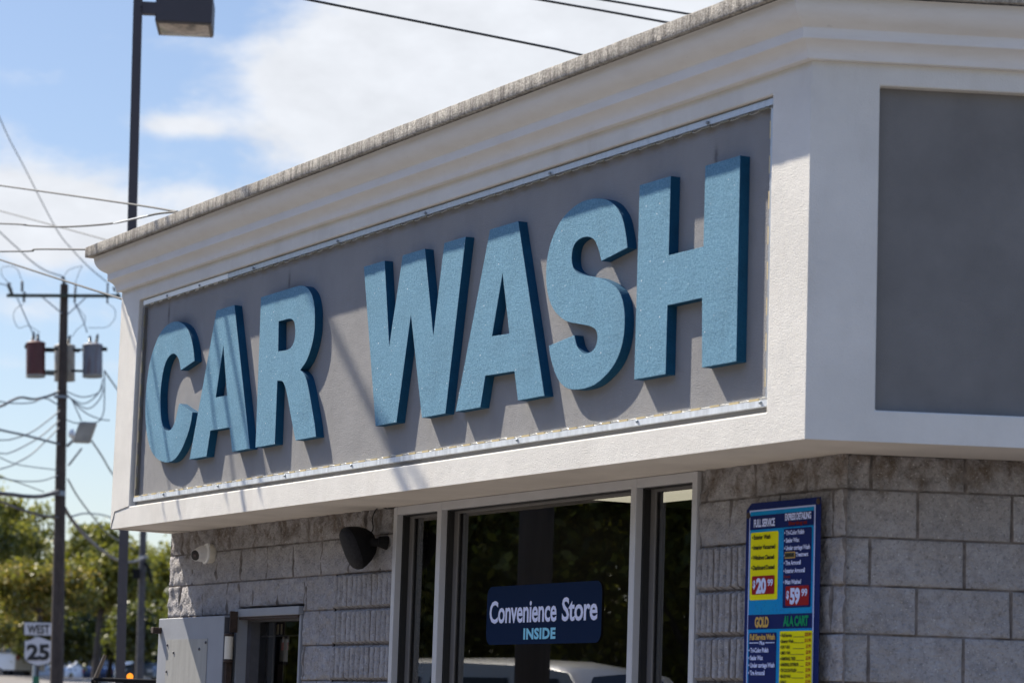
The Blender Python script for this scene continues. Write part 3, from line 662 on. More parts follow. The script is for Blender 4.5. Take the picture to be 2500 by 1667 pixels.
for key, loops in LET.items():
    cu = bpy.data.curves.new('l', 'CURVE'); cu.dimensions = '2D'; cu.fill_mode = 'BOTH'; cu.extrude = .024; cu.bevel_depth = .0016; cu.bevel_resolution = 1; cu.offset = -.0016
    for lp in loops:
        lp2 = smooth_loop(lp); sp = cu.splines.new('POLY'); sp.points.add(len(lp2)-1); sp.use_cyclic_u = True
        for i, (x, z) in enumerate(lp2): sp.points[i].co = (x, z, 0, 1)
    o = bpy.data.objects.new('l', cu); C.objects.link(o); dg = bpy.context.evaluated_depsgraph_get()
    me = bpy.data.meshes.new_from_object(o.evaluated_get(dg)); bpy.data.objects.remove(o); bpy.data.curves.remove(cu)
    me.transform(Matrix(((1, 0, 0, 0), (0, 0, -1, LY+.0256), (0, 1, 0, 0), (0, 0, 0, 1))))
    xs = [v.co.x for v in me.vertices]; cx = (min(xs)+max(xs))/2
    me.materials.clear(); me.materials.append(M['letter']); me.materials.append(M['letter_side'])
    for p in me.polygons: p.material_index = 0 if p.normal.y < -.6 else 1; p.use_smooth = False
    me.transform(Matrix.Translation((-cx, -LY, -3.15)))
    nm, lb = names[key]; o = bpy.data.objects.new(nm, me); C.objects.link(o); o.location = (cx, LY, 3.15)
    tag(o, lb, 'sign letter', 'raised blue letters of the sign')

# ------------------------------------------------------------------ light channels round the sign panel
def strip(name, label, loc, parts_):
    t = thing(name, loc, label, 'light strip', 'light channels round the sign panel')
    for nm, mb, m in parts_: part(mb, nm, m, t, split=nm in ('led_segment', 'screw'))
yb = -FY+RV
def leds_h(z, x0, x1, y, sag, pitch=.155):
    l, w_ = MB(), MB(); x = x0; pts = []
    while x < x1:
        l.box(x, x+.075, y-.004, y+.004, z-.004+random.uniform(-.002, .002), z+.004)
        pts += [(x+.075, y, z), (x+.095, y, z+random.uniform(-.003, sag)), (x+.135, y, z+random.uniform(0, sag)), (x+pitch, y, z)]; x += pitch
    w_.tube(pts, .0016, 4); return l, w_
ch = MB(); ch.box(-7.345, .095, yb-.026, yb-.001, 2.949, 2.976)
l_, w_ = leds_h(2.981, -7.33, .06, yb-.022, .006)
sc = MB()
for x in (-6.8, -5.9, -4.9, -4.0, -2.10, -.96, .05): sc.lathe([(.008, 0), (.008, .006), (.004, .010)], (x, yb-.026, 2.966), (0, -1, 0), 8)
strip('light_strip', 'long aluminium light channel along the bottom edge under the blue letters', (-3.6, yb, 2.95), [('channel', ch, M['strip_l']), ('led_segment', l_, M['led']), ('wiring', w_, M['wire_w']), ('screw', sc, M['galv'])])
ch = MB(); ch.box(-5.90, .10, yb-.026, yb-.001, 4.222, 4.250); cw = MB(); cw.box(-7.33, -5.902, yb-.027, yb-.001, 4.221, 4.251)
l_, w_ = leds_h(4.214, -7.30, .07, yb-.022, -.006)
sc = MB()
for x in (-6.9, -6.35, -5.5, -4.3, -3.2, -1.85, -.42): sc.lathe([(.008, 0), (.008, .006), (.004, .010)], (x, yb-.027, 4.232), (0, -1, 0), 8)
strip('light_strip', 'light channel along the top edge above the blue letters, white at its left', (-3.6, yb, 4.23), [('channel', ch, M['strip']), ('white_cover', cw, M['strip_w']), ('led_segment', l_, M['led_dull']), ('wiring', w_, M['wire_w']), ('screw', sc, M['galv'])])
for x, lb, mm in ((-7.340, 'upright light channel at the left edge beside the letter C', 'alu_dark'), (.082, 'upright light channel at the right edge beside the letter H', 'strip')):
    ch = MB(); ch.box(x, x+.024, yb-.026, yb-.001, 2.985, 4.205); l_ = MB(); z = 3.03; xx = x+.027 if x < -1 else x-.003
    w_ = MB()
    while z < 4.15:
        l_.box(xx-.004, xx+.004, yb-.026, yb-.016, z, z+.075)
        w_.tube([(xx, yb-.022, z+.075), (xx+.012*random.choice((0, 0, 1)), yb-.024, z+.11), (xx, yb-.022, z+.15)], .0012, 4); z += .15
    strip('light_strip', lb, (x, yb, 2.99), [('channel', ch, M[mm]), ('led_segment', l_, M['led_dull' if x < -1 else 'led']), ('wiring', w_, M['wire_w'])])
# ------------------------------------------------------------------ price banner
pb = thing('price_banner', (-.40, -.035, 1.9), 'blue and yellow price banner fixed on the ribbed block wall at the corner', 'banner')
Y0 = -.0455; X0, X1 = -.693, -.106
ZB = .98                                           # the banner runs on below the picture
bn = MB()
nx, nz = 14, 40
def bow(x, z):
    t = (z-ZB)/(2.61-ZB)
    return Y0-.0006*math.sin(t*9)-.004*max(0, (z-2.58)/.03)*math.sin((x-X0)/(X1-X0)*7)
vs = [(X0+(X1-X0)*i/nx, bow(X0+(X1-X0)*i/nx, ZB+(2.608-ZB)*j/nz), ZB+(2.608-ZB)*j/nz-(.028 if (i == 0 and j == nz) else 0)) for j in range(nz+1) for i in range(nx+1)]
bn.add(vs, [(j*(nx+1)+i, j*(nx+1)+i+1, (j+1)*(nx+1)+i+1, (j+1)*(nx+1)+i) for j in range(nz) for i in range(nx)])
sheet_ = part(bn, 'banner_sheet', M['p_navy'], pb, recalc=False)
def rrect(mb, x0, x1, z0, z1, y, r=.01, k=None):
    pts = []
    for (cx, cz, a0) in ((x1-r, z1-r, 0), (x0+r, z1-r, 90), (x0+r, z0+r, 180), (x1-r, z0+r, 270)):
        for i in range(5): a = R(a0+i*22.5); pts.append((cx+r*math.cos(a), y, cz+r*math.sin(a)))
    mb.add(pts, [tuple(range(len(pts)-1, -1, -1))], k)
L1, L2, L3, L4 = -.050, -.0515, -.053, -.0545
q = MB(); rrect(q, -.665, -.146, ZB+.05, 2.577, -.0475, .004); part(q, 'white_border', M['p_edge'], pb, recalc=False)
q = MB(); rrect(q, -.656, -.155, ZB+.06, 2.570, -.049, .003); part(q, 'water_drop_print', M['p_cyan'], pb, recalc=False)
q = MB(); rrect(q, -.656, -.155, 2.490, 2.552, L1, .002); rrect(q, -.656, -.155, 2.055, 2.118, L1, .002); rrect(q, -.384, -.168, 2.143, 2.484, L1, .008); rrect(q, -.645, -.426, 1.48, 2.040, L1, .008)
part(q, 'navy_box', M['p_navy'], pb, split=True, recalc=False)
q = MB(); rrect(q, -.648, -.426, 2.182, 2.478, L1, .010); rrect(q, -.400, -.151, 1.48, 2.044, L1, .004); part(q, 'yellow_box', M['p_yellow'], pb, split=True, recalc=False)
q = MB(); rrect(q, -.629, -.449, 2.206, 2.287, L2, .006); rrect(q, -.360, -.181, 2.152, 2.236, L2, .006); rrect(q, -.622, -.445, 1.74, 1.815, L2, .006); part(q, 'red_box', M['p_red'], pb, split=True, recalc=False)
def lines(name, m, rows_, y=L3):
    mb = MB()
    for r_ in rows_:
        t_, a, b, zb, zt = r_[:5]; put_text(mb, t_, a, b, zb, zt, y, bold=r_[5] if len(r_) > 5 else .03, spacing=.92)
    part(mb, name, M[m], pb, recalc=False, split=True)
lines('heading', 'p_txtw', [('FULL SERVICE', -.620, -.452, 2.502, 2.535, .04), ('EXPRESS DETAILING', -.372, -.172, 2.520, 2.549, .04)])
lines('white_text', 'p_txtw', [('• Tri-Color Polish', -.376, -.222, 2.457, 2.476), ('• Sealer Wax', -.376, -.258, 2.424, 2.443), ('• Under carriage Wash', -.376, -.176, 2.391, 2.410), ('•', -.376, -.371, 2.362, 2.377), ('Treatment', -.284, -.188, 2.361, 2.379),
      ('• Tire Armorall', -.376, -.244, 2.327, 2.346), ('• Interior Armorall', -.376, -.212, 2.293, 2.312), ('• Mats Washed', -.376, -.240, 2.245, 2.264),
      ('Plus', -.555, -.515, 1.988, 2.004), ('• Tri-Color Polish', -.641, -.483, 1.955, 1.975), ('• Sealer Wax', -.641, -.525, 1.922, 1.942), ('• Under carriage Wash', -.641, -.433, 1.890, 1.910), ('• Tire Armorall', -.641, -.510, 1.857, 1.877)])
q = MB(); q.box(-.637, -.563, L3-.0002, L3+.0005, 1.994, 1.998); q.box(-.508, -.437, L3-.0002, L3+.0005, 1.994, 1.998); part(q, 'rule', M['p_txtw'], pb, split=True)
lines('black_text', 'p_txtk', [('• Exterior  Wash', -.632, -.487, 2.447, 2.466), ('• Interior Vacuumed', -.633, -.447, 2.403, 2.422), ('• Windows Cleaned', -.634, -.454, 2.358, 2.377), ('• Dashboard Dusted', -.635, -.450, 2.314, 2.333)] +
      [(a, -.392, -.392+wd, 2.019-.0249*i, 2.033-.0249*i) for i, (a, wd) in enumerate([('• Full Service', .088), ('• Exterior Wash', .102), ('• SUV / VAN', .073), ('• LIMO / VAN', .078), ('• ARMORALL TIRES', .120), ('• ARMORALL EXTERIOR', .145), ('• TRI COLOR POLISH', .128), ('• SEALER WAX', .086), ('• RAIN-X', .052)])])
q = MB()
for i, a in enumerate((-.292, -.286, -.292, -.308, -.264, -.238, -.258, -.300, -.325)): q.box(a, -.208, L3-.0002, L3+.0004, 2.0175-.0249*i, 2.0195-.0249*i)
part(q, 'price_line', M['rust'], pb, split=True)
lines('price_text', 'p_price', [(a, -.204+(.0 if len(a) > 5 else .010), -.157, 2.021-.0249*i, 2.036-.0249*i) for i, a in enumerate(['$20.99', '$11.99', '$1.99', '$2.99', '$2.99', '$2.99', '$3.99', '$2.99', '$2.99'])])
lines('big_price', 'p_txtw', [('20', -.592, -.512, 2.214, 2.276, .05), ('$', -.620, -.598, 2.236, 2.268, .04), ('99', -.502, -.458, 2.242, 2.271, .03),
      ('59', -.324, -.246, 2.162, 2.226, .05), ('$', -.352, -.331, 2.184, 2.216, .04), ('99', -.236, -.190, 2.192, 2.222, .03), ('24', -.585, -.512, 1.745, 1.803, .05), ('$', -.615, -.593, 1.765, 1.797, .04), ('99', -.502, -.456, 1.770, 1.799, .03)])
lines('gold_text', 'p_gold', [('GOLD', -.596, -.486, 2.065, 2.108, .05), ('Full Service Wash', -.634, -.434, 2.010, 2.034, .04)])
lines('green_text', 'p_green', [('ALA CART', -.372, -.178, 2.067, 2.108, .05)])
lines('red_text', 'p_dred', [('Starting at', -.345, -.200, 2.499, 2.514, .05), ('Front', -.372, -.322, 2.271, 2.284)])
q = MB(); rrect(q, -.369, -.288, 2.355, 2.383, L3, .003); part(q, 'badge', M['p_gold'], pb, recalc=False)
q = MB(); rrect(q, -.365, -.292, 2.359, 2.379, L4, .002); part(q, 'badge_field', M['p_badge'], pb, recalc=False)
q = MB(); put_text(q, 'RAIN-X', -.361, -.297, 2.363, 2.376, -.056, .04); part(q, 'badge_text', M['p_txtk'], pb, recalc=False)
q = MB()
for (x, z) in ((-.125, 2.590), (-.672, 2.555)): q.lathe([(.014, 0), (.014, .004), (.007, .006)], (x, -.047, z), (0, -1, 0), 12)
part(q, 'grommet', M['rust'], pb, split=True)

pb.location.x += .025
# ------------------------------------------------------------------ shop sign on the window
cs = thing('store_sign', (-2.73, .06, 2.17), 'navy Convenience Store INSIDE sign with rounded corners on the window glass', 'window sign')
sx0, sx1, sz0, sz1 = -3.335, -2.122, 2.018, 2.320; ys = .060
q = MB(); rrect(q, sx0, sx1, sz0, sz1, ys, .052); b_ = part(q, 'sign_board', M['navy'], cs, recalc=False)
q = MB(); yt = ys-.0015
put_text(q, 'Convenience', -3.300, -2.574, 2.132, 2.246, yt, .022, .96); put_text(q, 'Store', -2.519, -2.160, 2.132, 2.248, yt, .022, .96); part(q, 'lettering', M['p_white'], cs, split=True, recalc=False)
q = MB(); put_text(q, 'INSIDE', -2.919, -2.579, 2.045, 2.098, yt, .045, 1.08); part(q, 'inside_lettering', M['teal'], cs, recalc=False)

# papers inside the narrow door
pp = thing('notice', (-6.1, .16, 2.0), 'red and white notice taped inside the narrow glass door', 'notice')
a, b = ony(380+1187/3.853, 1260+1250/3.853, .13), ony(380+1258/3.853, 1260+1115/3.853, .13)
q = MB(); q.box(a.x, b.x, .13, .132, a.z, b.z); part(q, 'paper', mat('notice_paper', (.55, .48, .45), .7), pp); q = MB(); q.box(a.x, b.x, .126, .129, a.z-.004, a.z+(b.z-a.z)*.5); part(q, 'red_print', mat('notice_red', (.45, .06, .05), .7), pp)
a, b = ony(380+1118/3.853, 1260+1110/3.853, .13), ony(380+1160/3.853, 1260+1012/3.853, .13)
q = MB(); q.box(a.x, b.x, .13, .132, a.z, b.z); q.box(b.x+.03, b.x+.055, .13, .132, a.z, b.z); o = q.build('card', mat('cream_card', (.75, .66, .50), .7)); tag(o, 'cream card behind the top pane of the narrow glass door', 'card')

# ------------------------------------------------------------------ security camera
sc_ = thing('security_camera', (-7.05, 0, 2.63), 'white eyeball security camera on the block wall over the steel door', 'security camera')
cx, cz = -7.05, 2.630
q = MB(); q.lathe([(.058, -.005), (.060, .0), (.062, .030), (.060, .038)], (cx, 0, cz), (0, -1, 0), 32); part(q, 'base', M['cream'], sc_, smooth=True)
q = MB(); q.lathe([(.060, .038), (.062, .041), (.062, .047), (.055, .050)], (cx, 0, cz), (0, -1, 0), 32)
for a in (60, 250): q.lathe([(.016, .036), (.016, .05), (.010, .054)], (cx+.055*math.cos(R(a)), 0, cz+.055*math.sin(R(a))), (0, -1, 0), 12)
part(q, 'mounting_ring', M['white'], sc_, smooth=True)
ax = Vector((.42, -.88, -.20)).normalized(); c_ = Vector((cx-.012, -.055, cz-.002))
q = MB(); q.lathe([(.010, -.048), (.034, -.040), (.049, -.022), (.053, 0), (.051, .018), (.046, .040), (.040, .056), (.038, .078), (.035, .081), (.034, .077)], c_, ax, 32); hd = part(q, 'camera_head', M['white'], sc_, smooth=True)
hd.matrix_parent_inverse = Matrix.Translation(sc_.location).inverted()
q = MB(); q.lathe([(.033, .077), (.0335, .0815), (.017, .0825), (.015, .080)], c_, ax, 28); sub(q, 'lens_ring', M['lens'], hd, smooth=True)
q = MB(); q.lathe([(.0145, .080), (.014, .0835), (.004, .085)], c_, ax, 20); sub(q, 'lens', M['lens2'], hd, smooth=True)
q = MB(); q.lathe([(.0345, .044), (.0355, .046), (.0345, .048)], c_, ax, 28); sub(q, 'seam', M['rust'], hd)

# ------------------------------------------------------------------ outdoor speaker
sp_ = thing('outdoor_speaker', (-4.46, -.02, 2.60), 'black rounded outdoor speaker tilted down beside the window frame', 'speaker')
ax = Vector((-.02, -.86, -.40)).normalized(); rt = Vector((1, .05, 0)); rt = (rt-ax*rt.dot(ax)).normalized(); upv = rt.cross(ax); upv = upv if upv.z > 0 else -upv
org = Vector((-4.575, -.075, 2.600))
def shell(rings, mb, n=36):
    vs = []
    for (s, hw, hh, off) in rings:
        for j in range(n):
            a = 2*math.pi*j/n; ca, sa = math.cos(a), math.sin(a); e_ = .78
            vs.append(org+ax*s*.93+.93*rt*(hw*math.copysign(abs(ca)**e_, ca))+.93*upv*(hh*math.copysign(abs(sa)**e_, sa)+off))
    m = len(rings); mb.add(vs, [(i*n+j, i*n+(j+1) % n, (i+1)*n+(j+1) % n, (i+1)*n+j) for i in range(m-1) for j in range(n)]+[tuple(range(n-1, -1, -1)), tuple((m-1)*n+j for j in range(n))])
q = MB(); org = org+Vector((0, 0, -.004)); shell([(-.055, .02, .03, .0), (-.048, .045, .052, .0), (-.02, .072, .085, .0), (.02, .088, .112, .0), (.065, .096, .130, -.0), (.09, .099, .136, 0), (.096, .098, .135, 0)], q); part(q, 'speaker_body', M['black'], sp_, smooth=50)
q = MB(); shell([(.0965, .0975, .1345, 0), (.108, .096, .132, 0), (.122, .086, .120, 0), (.130, .066, .094, 0), (.134, .03, .05, 0)], q); gr_ = part(q, 'grille', M['grille'], sp_, smooth=60)
q = MB(); q.lathe([(.038, 0), (.040, .01), (.028, .055)], (-4.435, -.006, 2.592), (-.3, -1, .1), 20); q.tube([(-4.435, -.03, 2.592), (-4.50, -.075, 2.595)], .024, 10); part(q, 'bracket', M['black'], sp_, smooth=True)
q = MB(); pts = [ony(800+a/8.71, 1220+b/8.71, y) for a, b, y in ((880, 740, -.06), (930, 690, -.045), (962, 630, -.03), (968, 560, -.03), (950, 470, -.028), (950, 390, -.028), (975, 300, -.03), (1015, 220, -.03), (1070, 165, -.03), (1130, 148, -.03), (1200, 165, -.028), (1260, 185, -.022), (1370, 182, -.02), (1440, 160, -.015))]
q.tube(pts, .0035, 6); part(q, 'speaker_cable', M['wire'], sp_, smooth=True)

# ------------------------------------------------------------------ parking-lot lamp post
def ground_hit(a, b):
    """foot of the line from a down through b"""
    t = (b.z-gz(b.x, b.y)+.05)/(a.z-b.z); return b-(a-b)*t
lt_, lb_ = at(337, 0, 32), at(293, 1667, 32)
foot = ground_hit(lt_, lb_); top = lt_+(lt_-lb_).normalized()*.45
lp = thing('parking_lot_lamp', foot, 'dark bronze square lamp post with a box lamp head beyond the roof', 'lamp post')
ux = Vector((RT0.x, RT0.y, 0)); vx = Vector((math.sin(YAW-.14), math.cos(YAW-.14), 0)); ux = Vector((vx.y, -vx.x, 0))
q = MB(); h = .052
vs = [p+ux*a*h+vx*b*h for p in (foot, top) for a, b in ((-1, -1), (1, -1), (1, 1), (-1, 1))]
q.add(vs, [(0, 3, 2, 1), (4, 5, 6, 7)]+[(i, (i+1) % 4, 4+(i+1) % 4, 4+i) for i in range(4)]); part(q, 'pole', M['bronze'], lp, bevel=.006, seg=1)
bx = at(378, 52, 31.95)
vd = (vx+ux*.08).normalized(); ud = Vector((vd.y, -vd.x, 0)); W_ = .64; Hh = .34
cen = bx+ud*W_/2+vd*W_/2+Vector((0, 0, Hh/2))
q = MB(); q.obox(cen, ud*W_/2, vd*W_/2, Vector((0, 0, Hh/2))); hd = part(q, 'lamp_housing', M['bronze'], lp, bevel=.012, seg=1)
hd.matrix_parent_inverse = Matrix.Translation(lp.location).inverted()
q = MB(); q.obox(cen-Vector((0, 0, Hh/2+.004)), ud*(W_/2-.008), vd*(W_/2-.008), Vector((0, 0, .008))); sub(q, 'lens_frame', M['bronze_edge'], hd)
q = MB(); n = 10; vs = []
for j in range(n+1):
    for i in range(n+1):
        a, b = i/n*2-1, j/n*2-1; vs.append(cen-Vector((0, 0, Hh/2+.013+.035*(1-a*a)*(1-b*b)))+ud*a*(W_/2-.04)+vd*b*(W_/2-.04))
q.add(vs, [(j*(n+1)+i, j*(n+1)+i+1, (j+1)*(n+1)+i+1, (j+1)*(n+1)+i) for j in range(n) for i in range(n)]); sub(q, 'lamp_lens', M['lampglass'], hd, smooth=True)
am = at(362, 17, 32); q = MB(); q.obox(Vector((am.x, am.y, cen.z-.02)), ud*.14, vd*.045, Vector((0, 0, .07))); part(q, 'arm', M['bronze'], lp)
q = MB()
for py in (18, 27): c_ = at(345, py, 31.93); q.lathe([(.008, 0), (.008, .01)], c_, -vx, 8)
part(q, 'bolt', M['black'], lp, split=True)

# ------------------------------------------------------------------ transformer pole, 60 m away
DU = 60
def U(px, py, d=0.): return at(px, py, DU+d)
pt, pbm = U(157, 694), U(138, 1667); pf = ground_hit(pt, pbm)
up_ = thing('utility_pole', pf, 'dark wooden utility pole carrying a crossarm and three transformers', 'utility pole')
q = MB(); q.tube([pf, pf.lerp(pt, .5), pt], [.150, .118, .082], 14); part(q, 'pole', M['wood'], up_, smooth=True)
vr = Vector((RT0.x, RT0.y, 0)); vf = Vector((math.sin(YAW), math.cos(YAW), 0)); VZ = Vector((0, 0, 1))
a, b = U(17, 721.5, -.13), U(294, 722.5, -.13); q = MB(); q.obox((a+b)/2, (b-a)/2, vf*.045, VZ*.030); part(q, 'crossarm', mat('green_grey_timber', (.05, .06, .045), .9, var=.2), up_)
q = MB()
for (p0, p1) in (((103, 725), (151, 765)), ((209, 727), (165, 768))): q.tube([U(*p0, -.17), U(*p1, -.13)], .014, 6)
part(q, 'crossarm_brace', M['galv'], up_, split=True)
def insul(px, y0, y1, tilt=0, r=.045):
    q = MB(); p0, p1 = U(px, y1, -.13), U(px+tilt, y0, -.13); L_ = (p1-p0).length; n = 6
    pr = [(.012, 0)]
    for i in range(n): pr += [(r*.5, L_*(i+.1)/n), (r, L_*(i+.45)/n), (r*.5, L_*(i+.8)/n)]
    pr += [(.012, L_)]; q.lathe(pr, p0, p1-p0, 10); part(q, 'insulator', M['porcelain'], up_, smooth=True)
insul(54, 686, 712, 0, .04); insul(58, 712, 738, 2, .04); insul(182, 692, 738, 3, .035); insul(262, 690, 740, 1, .03); insul(29, 700, 718, -6, .055); insul(20, 690, 702, 3, .05); insul(281, 700, 712, -4, .035); insul(287, 706, 718, 2, .03)
insul(158, 674, 696, -5, .05)
def tank(px, py0, py1, wpx, m, dd, face):
    """transformer: tank, lid, bushings, hanger"""
    r = wpx*DU/FPX/2; a, b = U(px, py1, dd), U(px, py0, dd); hgt = (b-a).length
    t_ = MB(); t_.lathe([(r*.96, 0), (r, .03), (r, hgt*.25), (r*1.0, hgt-.06), (r*1.05, hgt-.05), (r*1.05, hgt-.02), (r*.9, hgt), (r*.4, hgt+.03)], a, b-a, 24)
    o = part(t_, 'transformer', M[m], up_, smooth=True)
    o.matrix_parent_inverse = Matrix.Translation(up_.location).inverted()
    bs = MB(); tip = b
    for (dx, hh, lean) in ((r*.35*face, .20, .03), (-r*.25*face, .16, -.02)):
        bs.lathe([(.03, 0), (.045, .04), (.025, .06), (.042, .09), (.022, .11), (.036, .14), (.014, hh+.02)], b+vr*dx, VZ+vr*lean*4, 10)
    sub(bs, 'bushing', M['porcelain'], o, smooth=True)
    br = MB()
    for z_ in (hgt*.18, hgt*.82): br.obox(a+VZ*z_+vr*(-face)*(r+.10), vr*.14, vf*.03, VZ*.022)
    br.obox(a+VZ*hgt*.86+vr*face*(r*1.06), vr*.05, vf*.05, VZ*.035); sub(br, 'hanger', M['black'], o, split=True)
    bt = MB(); bt.lathe([(r*1.01, .0), (r*1.01, .05)], a, b-a, 24); sub(bt, 'base_band', M['tank_c'], o, smooth=True)
    return o
tank(87, 835, 921, 46, 'tank_r', -.02, -1); tank(226, 840, 921, 48, 'tank_g', -.02, 1); tank(158, 842, 930, 50, 'tank_c', .36, 1)
# street lamp head / floodlight on an arm
q = MB(); q.tube([U(165, 1088), U(185, 1068, -.3), U(199, 1058, -.5)], .03, 8); q.tube([U(168, 1135), U(199, 1095, -.5)], .022, 6); part(q, 'lamp_arm', M['galv'], up_, smooth=True)
fa_, fb_ = U(177, 1080, -.5), U(195, 1030, -.5)
q = MB(); dn = (fb_-fa_); rr = (U(219, 1082, -.5)-fa_)*.5; q.obox((fa_+fb_)/2+rr, dn/2, rr, vf*.09); part(q, 'floodlight', M['tank_c'], up_, bevel=.03)
q = MB(); q.lathe([(.03, 0), (.09, .04), (.11, .12)], U(168, 1062, -.2), vr+VZ*.3, 14); part(q, 'lamp_shade', M['white'], up_, smooth=True)
q = MB()
for py in (968, 1200, 1206): q.lathe([(.145, 0), (.145, .05)], U(153-(py-694)*.0195, py+4), VZ, 14)
part(q, 'band', M['galv'], up_)
def loops(name, lst, r, m, root, d=-.25, lab=None):
    for pts in lst:
        q = MB(); P_ = [U(x, y, d) for x, y in pts]; q.tube(cat(P_), r, 5); part(q, name, M[m], root, smooth=True)
def cat(P_, n=5):
    """smooth curve through points"""
    out = []
    for i in range(len(P_)-1):
        p0 = P_[i-1] if i else P_[0]*2-P_[1]; p1, p2 = P_[i], P_[i+1]; p3 = P_[i+2] if i+2 < len(P_) else P_[-1]*2-P_[-2]
        for k in range(n):
            t = k/n; out.append(.5*((2*p1)+(p2-p0)*t+(2*p0-5*p1+4*p2-p3)*t*t+(3*p1-p0-3*p2+p3)*t**3))
    out.append(P_[-1]); return out
loops('jumper_wire', [[(57, 742), (38, 755), (33, 775), (45, 800), (70, 795), (98, 812)], [(182, 738), (198, 760), (208, 775), (205, 790), (188, 805), (176, 822)], [(262, 740), (280, 755), (280, 778), (262, 798), (240, 800), (215, 800)],
      [(20, 690), (5, 672), (4, 655), (20, 650), (40, 655), (54, 686)], [(183, 692), (195, 660), (200, 650), (170, 658), (158, 672)]], .007, 'wire_g', up_)
loops('tap_wire', [[(42, 727), (65, 780), (86, 826)], [(182, 740), (200, 775), (213, 812)]], .013, 'galv', up_)
loops('drip_loop', [[(163, 956), (194, 968), (219, 967), (242, 957), (251, 940)], [(163, 963), (189, 986), (217, 997), (242, 976), (255, 945)], [(255, 905), (255, 971), (252, 1009), (237, 1030), (200, 1030)], [(176, 976), (199, 1027)],
      [(166, 966), (204, 1004), (242, 1022), (268, 1026)], [(163, 1025), (182, 1032), (199, 1032)], [(252, 925), (240, 960), (205, 985), (165, 968)]], .012, 'wire_g', up_)

# ------------------------------------------------------------------ overhead lines
def span(pts, r, m, label, name='overhead_wire', cat_='overhead wire', group='overhead wires', smooth_=True):
    q = MB(); P_ = [at(x, y, d) for x, y, d in pts]; c_ = P_[0].copy(); P_ = cat(P_, 8); q.tube([p-c_ for p in P_], r, 6)
    o = q.build(name, M[m], smooth=True); o.location = c_; tag(o, label, cat_, group)
# near lines that pass behind or end on the roof
span([(-300, -200, 21), (350, -80, 22), (742, -2, 22.5), (1300, 109, 23.5), (1411, 133, 24), (1800, 222, 25)], .0105, 'wire', 'black wire crossing the white cloud, lowest of the three at the top')
span([(700, -105, 23), (1300, -3, 24), (1625, 55, 24.5), (2100, 145, 26)], .0105, 'wire', 'black wire at the top meeting the roof, middle one of the three')
span([(900, -95, 24), (1465, -1, 25), (1675, 34, 25.5), (2100, 105, 27)], .0105, 'wire', 'black wire at the top edge nearest the roof corner')
span([(-400, 398, 34), (0, 453, 27), (316, 498, 22.5), (433, 517, 21.2)], .0085, 'wire', 'black service wire falling to the roof edge across the lamp post')
span([(-300, 540, 34), (0, 546, 27), (75, 551, 26), (133, 554, 25), (200, 552, 24), (277, 545, 23), (340, 532, 22), (385, 522, 21.5), (433, 517, 21.2)], .0085, 'wire', 'twisted service cable curving up to the roof edge')
span([(277, 545, 22.95), (340, 531, 21.95), (362, 526, 21.7)], .0055, 'strip_w', 'white tape sleeve on the twisted service cable', 'tape_sleeve', 'cable sleeve', None)
span([(-300, 435, 50), (0, 515, 45), (260, 586, 40), (330, 606, 38)], .009, 'wire', 'thin wire running down behind the left end of the coping')
span([(-300, 617, 34), (0, 614, 26), (75, 613, 24.5), (90, 608.5, 24.2), (213, 609, 21.5), (250, 610, 21)], .008, 'wire', 'level black wire ending at the left tip of the roof coping')
span([(-300, 535, 34), (0, 634, 27), (150, 683, 24), (304, 732, 21), (360, 750, 20.3)], .0085, 'wire', 'black wire crossing in front of the transformer pole top')
span([(-130, -30, 52), (0, 290, 55), (60, 410, 57), (137, 558, 58), (178, 611, 59), (217, 652, 59.5), (260, 688, 59.8)], .011, 'wire_g', 'long pale wire dropping steeply to the right end of the crossarm')
span([(-200, 380, 54), (0, 567, 57), (46, 609, 58), (76, 637, 58.6), (110, 660, 59.3), (153, 675, 59.8)], .012, 'wire_g', 'pale primary wire sweeping down to the pole top')
span([(-200, 660, 57), (0, 693, 59), (20, 695, 59.7)], .011, 'wire_g', 'short pale wire reaching the left end of the crossarm')
span([(-100, 1020, 56), (0, 992, 58), (25, 979, 58.7), (51, 970, 59.2), (84, 974, 59.5), (120, 966, 59.7), (145, 955, 59.8)], .026, 'cable', 'upper telecom bundle rising to the pole under the transformers')
span([(-100, 960, 56), (0, 980, 58), (31, 984, 58.7), (76, 983, 59.2), (110, 972, 59.5), (145, 990, 59.8)], .014, 'wire_g', 'slack pale wire wrapped around the upper telecom bundle')
span([(-100, 1072, 56), (0, 1074, 58), (31, 1071, 58.7), (76, 1055, 59.2), (112, 1030, 59.5), (146, 1002, 59.8)], .014, 'wire_g', 'drooping wire left of the pole, topmost of three parallel sags')
span([(-100, 1090, 56), (0, 1106, 58), (26, 1104, 58.7), (64, 1086, 59.2), (102, 1063, 59.5), (145, 1026, 59.8)], .014, 'wire_g', 'drooping wire left of the pole, middle of three parallel sags')
span([(-60, 1160, 57), (20, 1139, 58.4), (41, 1129, 58.8), (76, 1109, 59.2), (115, 1073, 59.5), (144, 1044, 59.8)], .014, 'wire_g', 'drooping wire left of the pole, lowest of three parallel sags')
span([(-200, 1000, 54), (0, 1049, 58), (60, 1062, 59), (145, 1084, 59.8)], .024, 'wire_g', 'thick straight cable meeting the pole from the left at lamp height')
span([(-100, 1060, 56), (0, 1116, 58), (38, 1132, 58.7), (76, 1139, 59.3), (140, 1147, 59.8)], .011, 'wire_g', 'slack thin wire over the leftmost tree top')
span([(-100, 1140, 56), (0, 1165, 58), (31, 1172, 58.7), (71, 1175, 59.3), (107, 1172, 59.6), (142, 1160, 59.8)], .013, 'wire_g', 'sagging wire just above the lower telecom bundle')
span([(-100, 1120, 56), (0, 1162, 58), (38, 1175, 58.8), (107, 1200, 59.8)], .010, 'wire', 'thin dark wire slanting down into the lower telecom bundle')
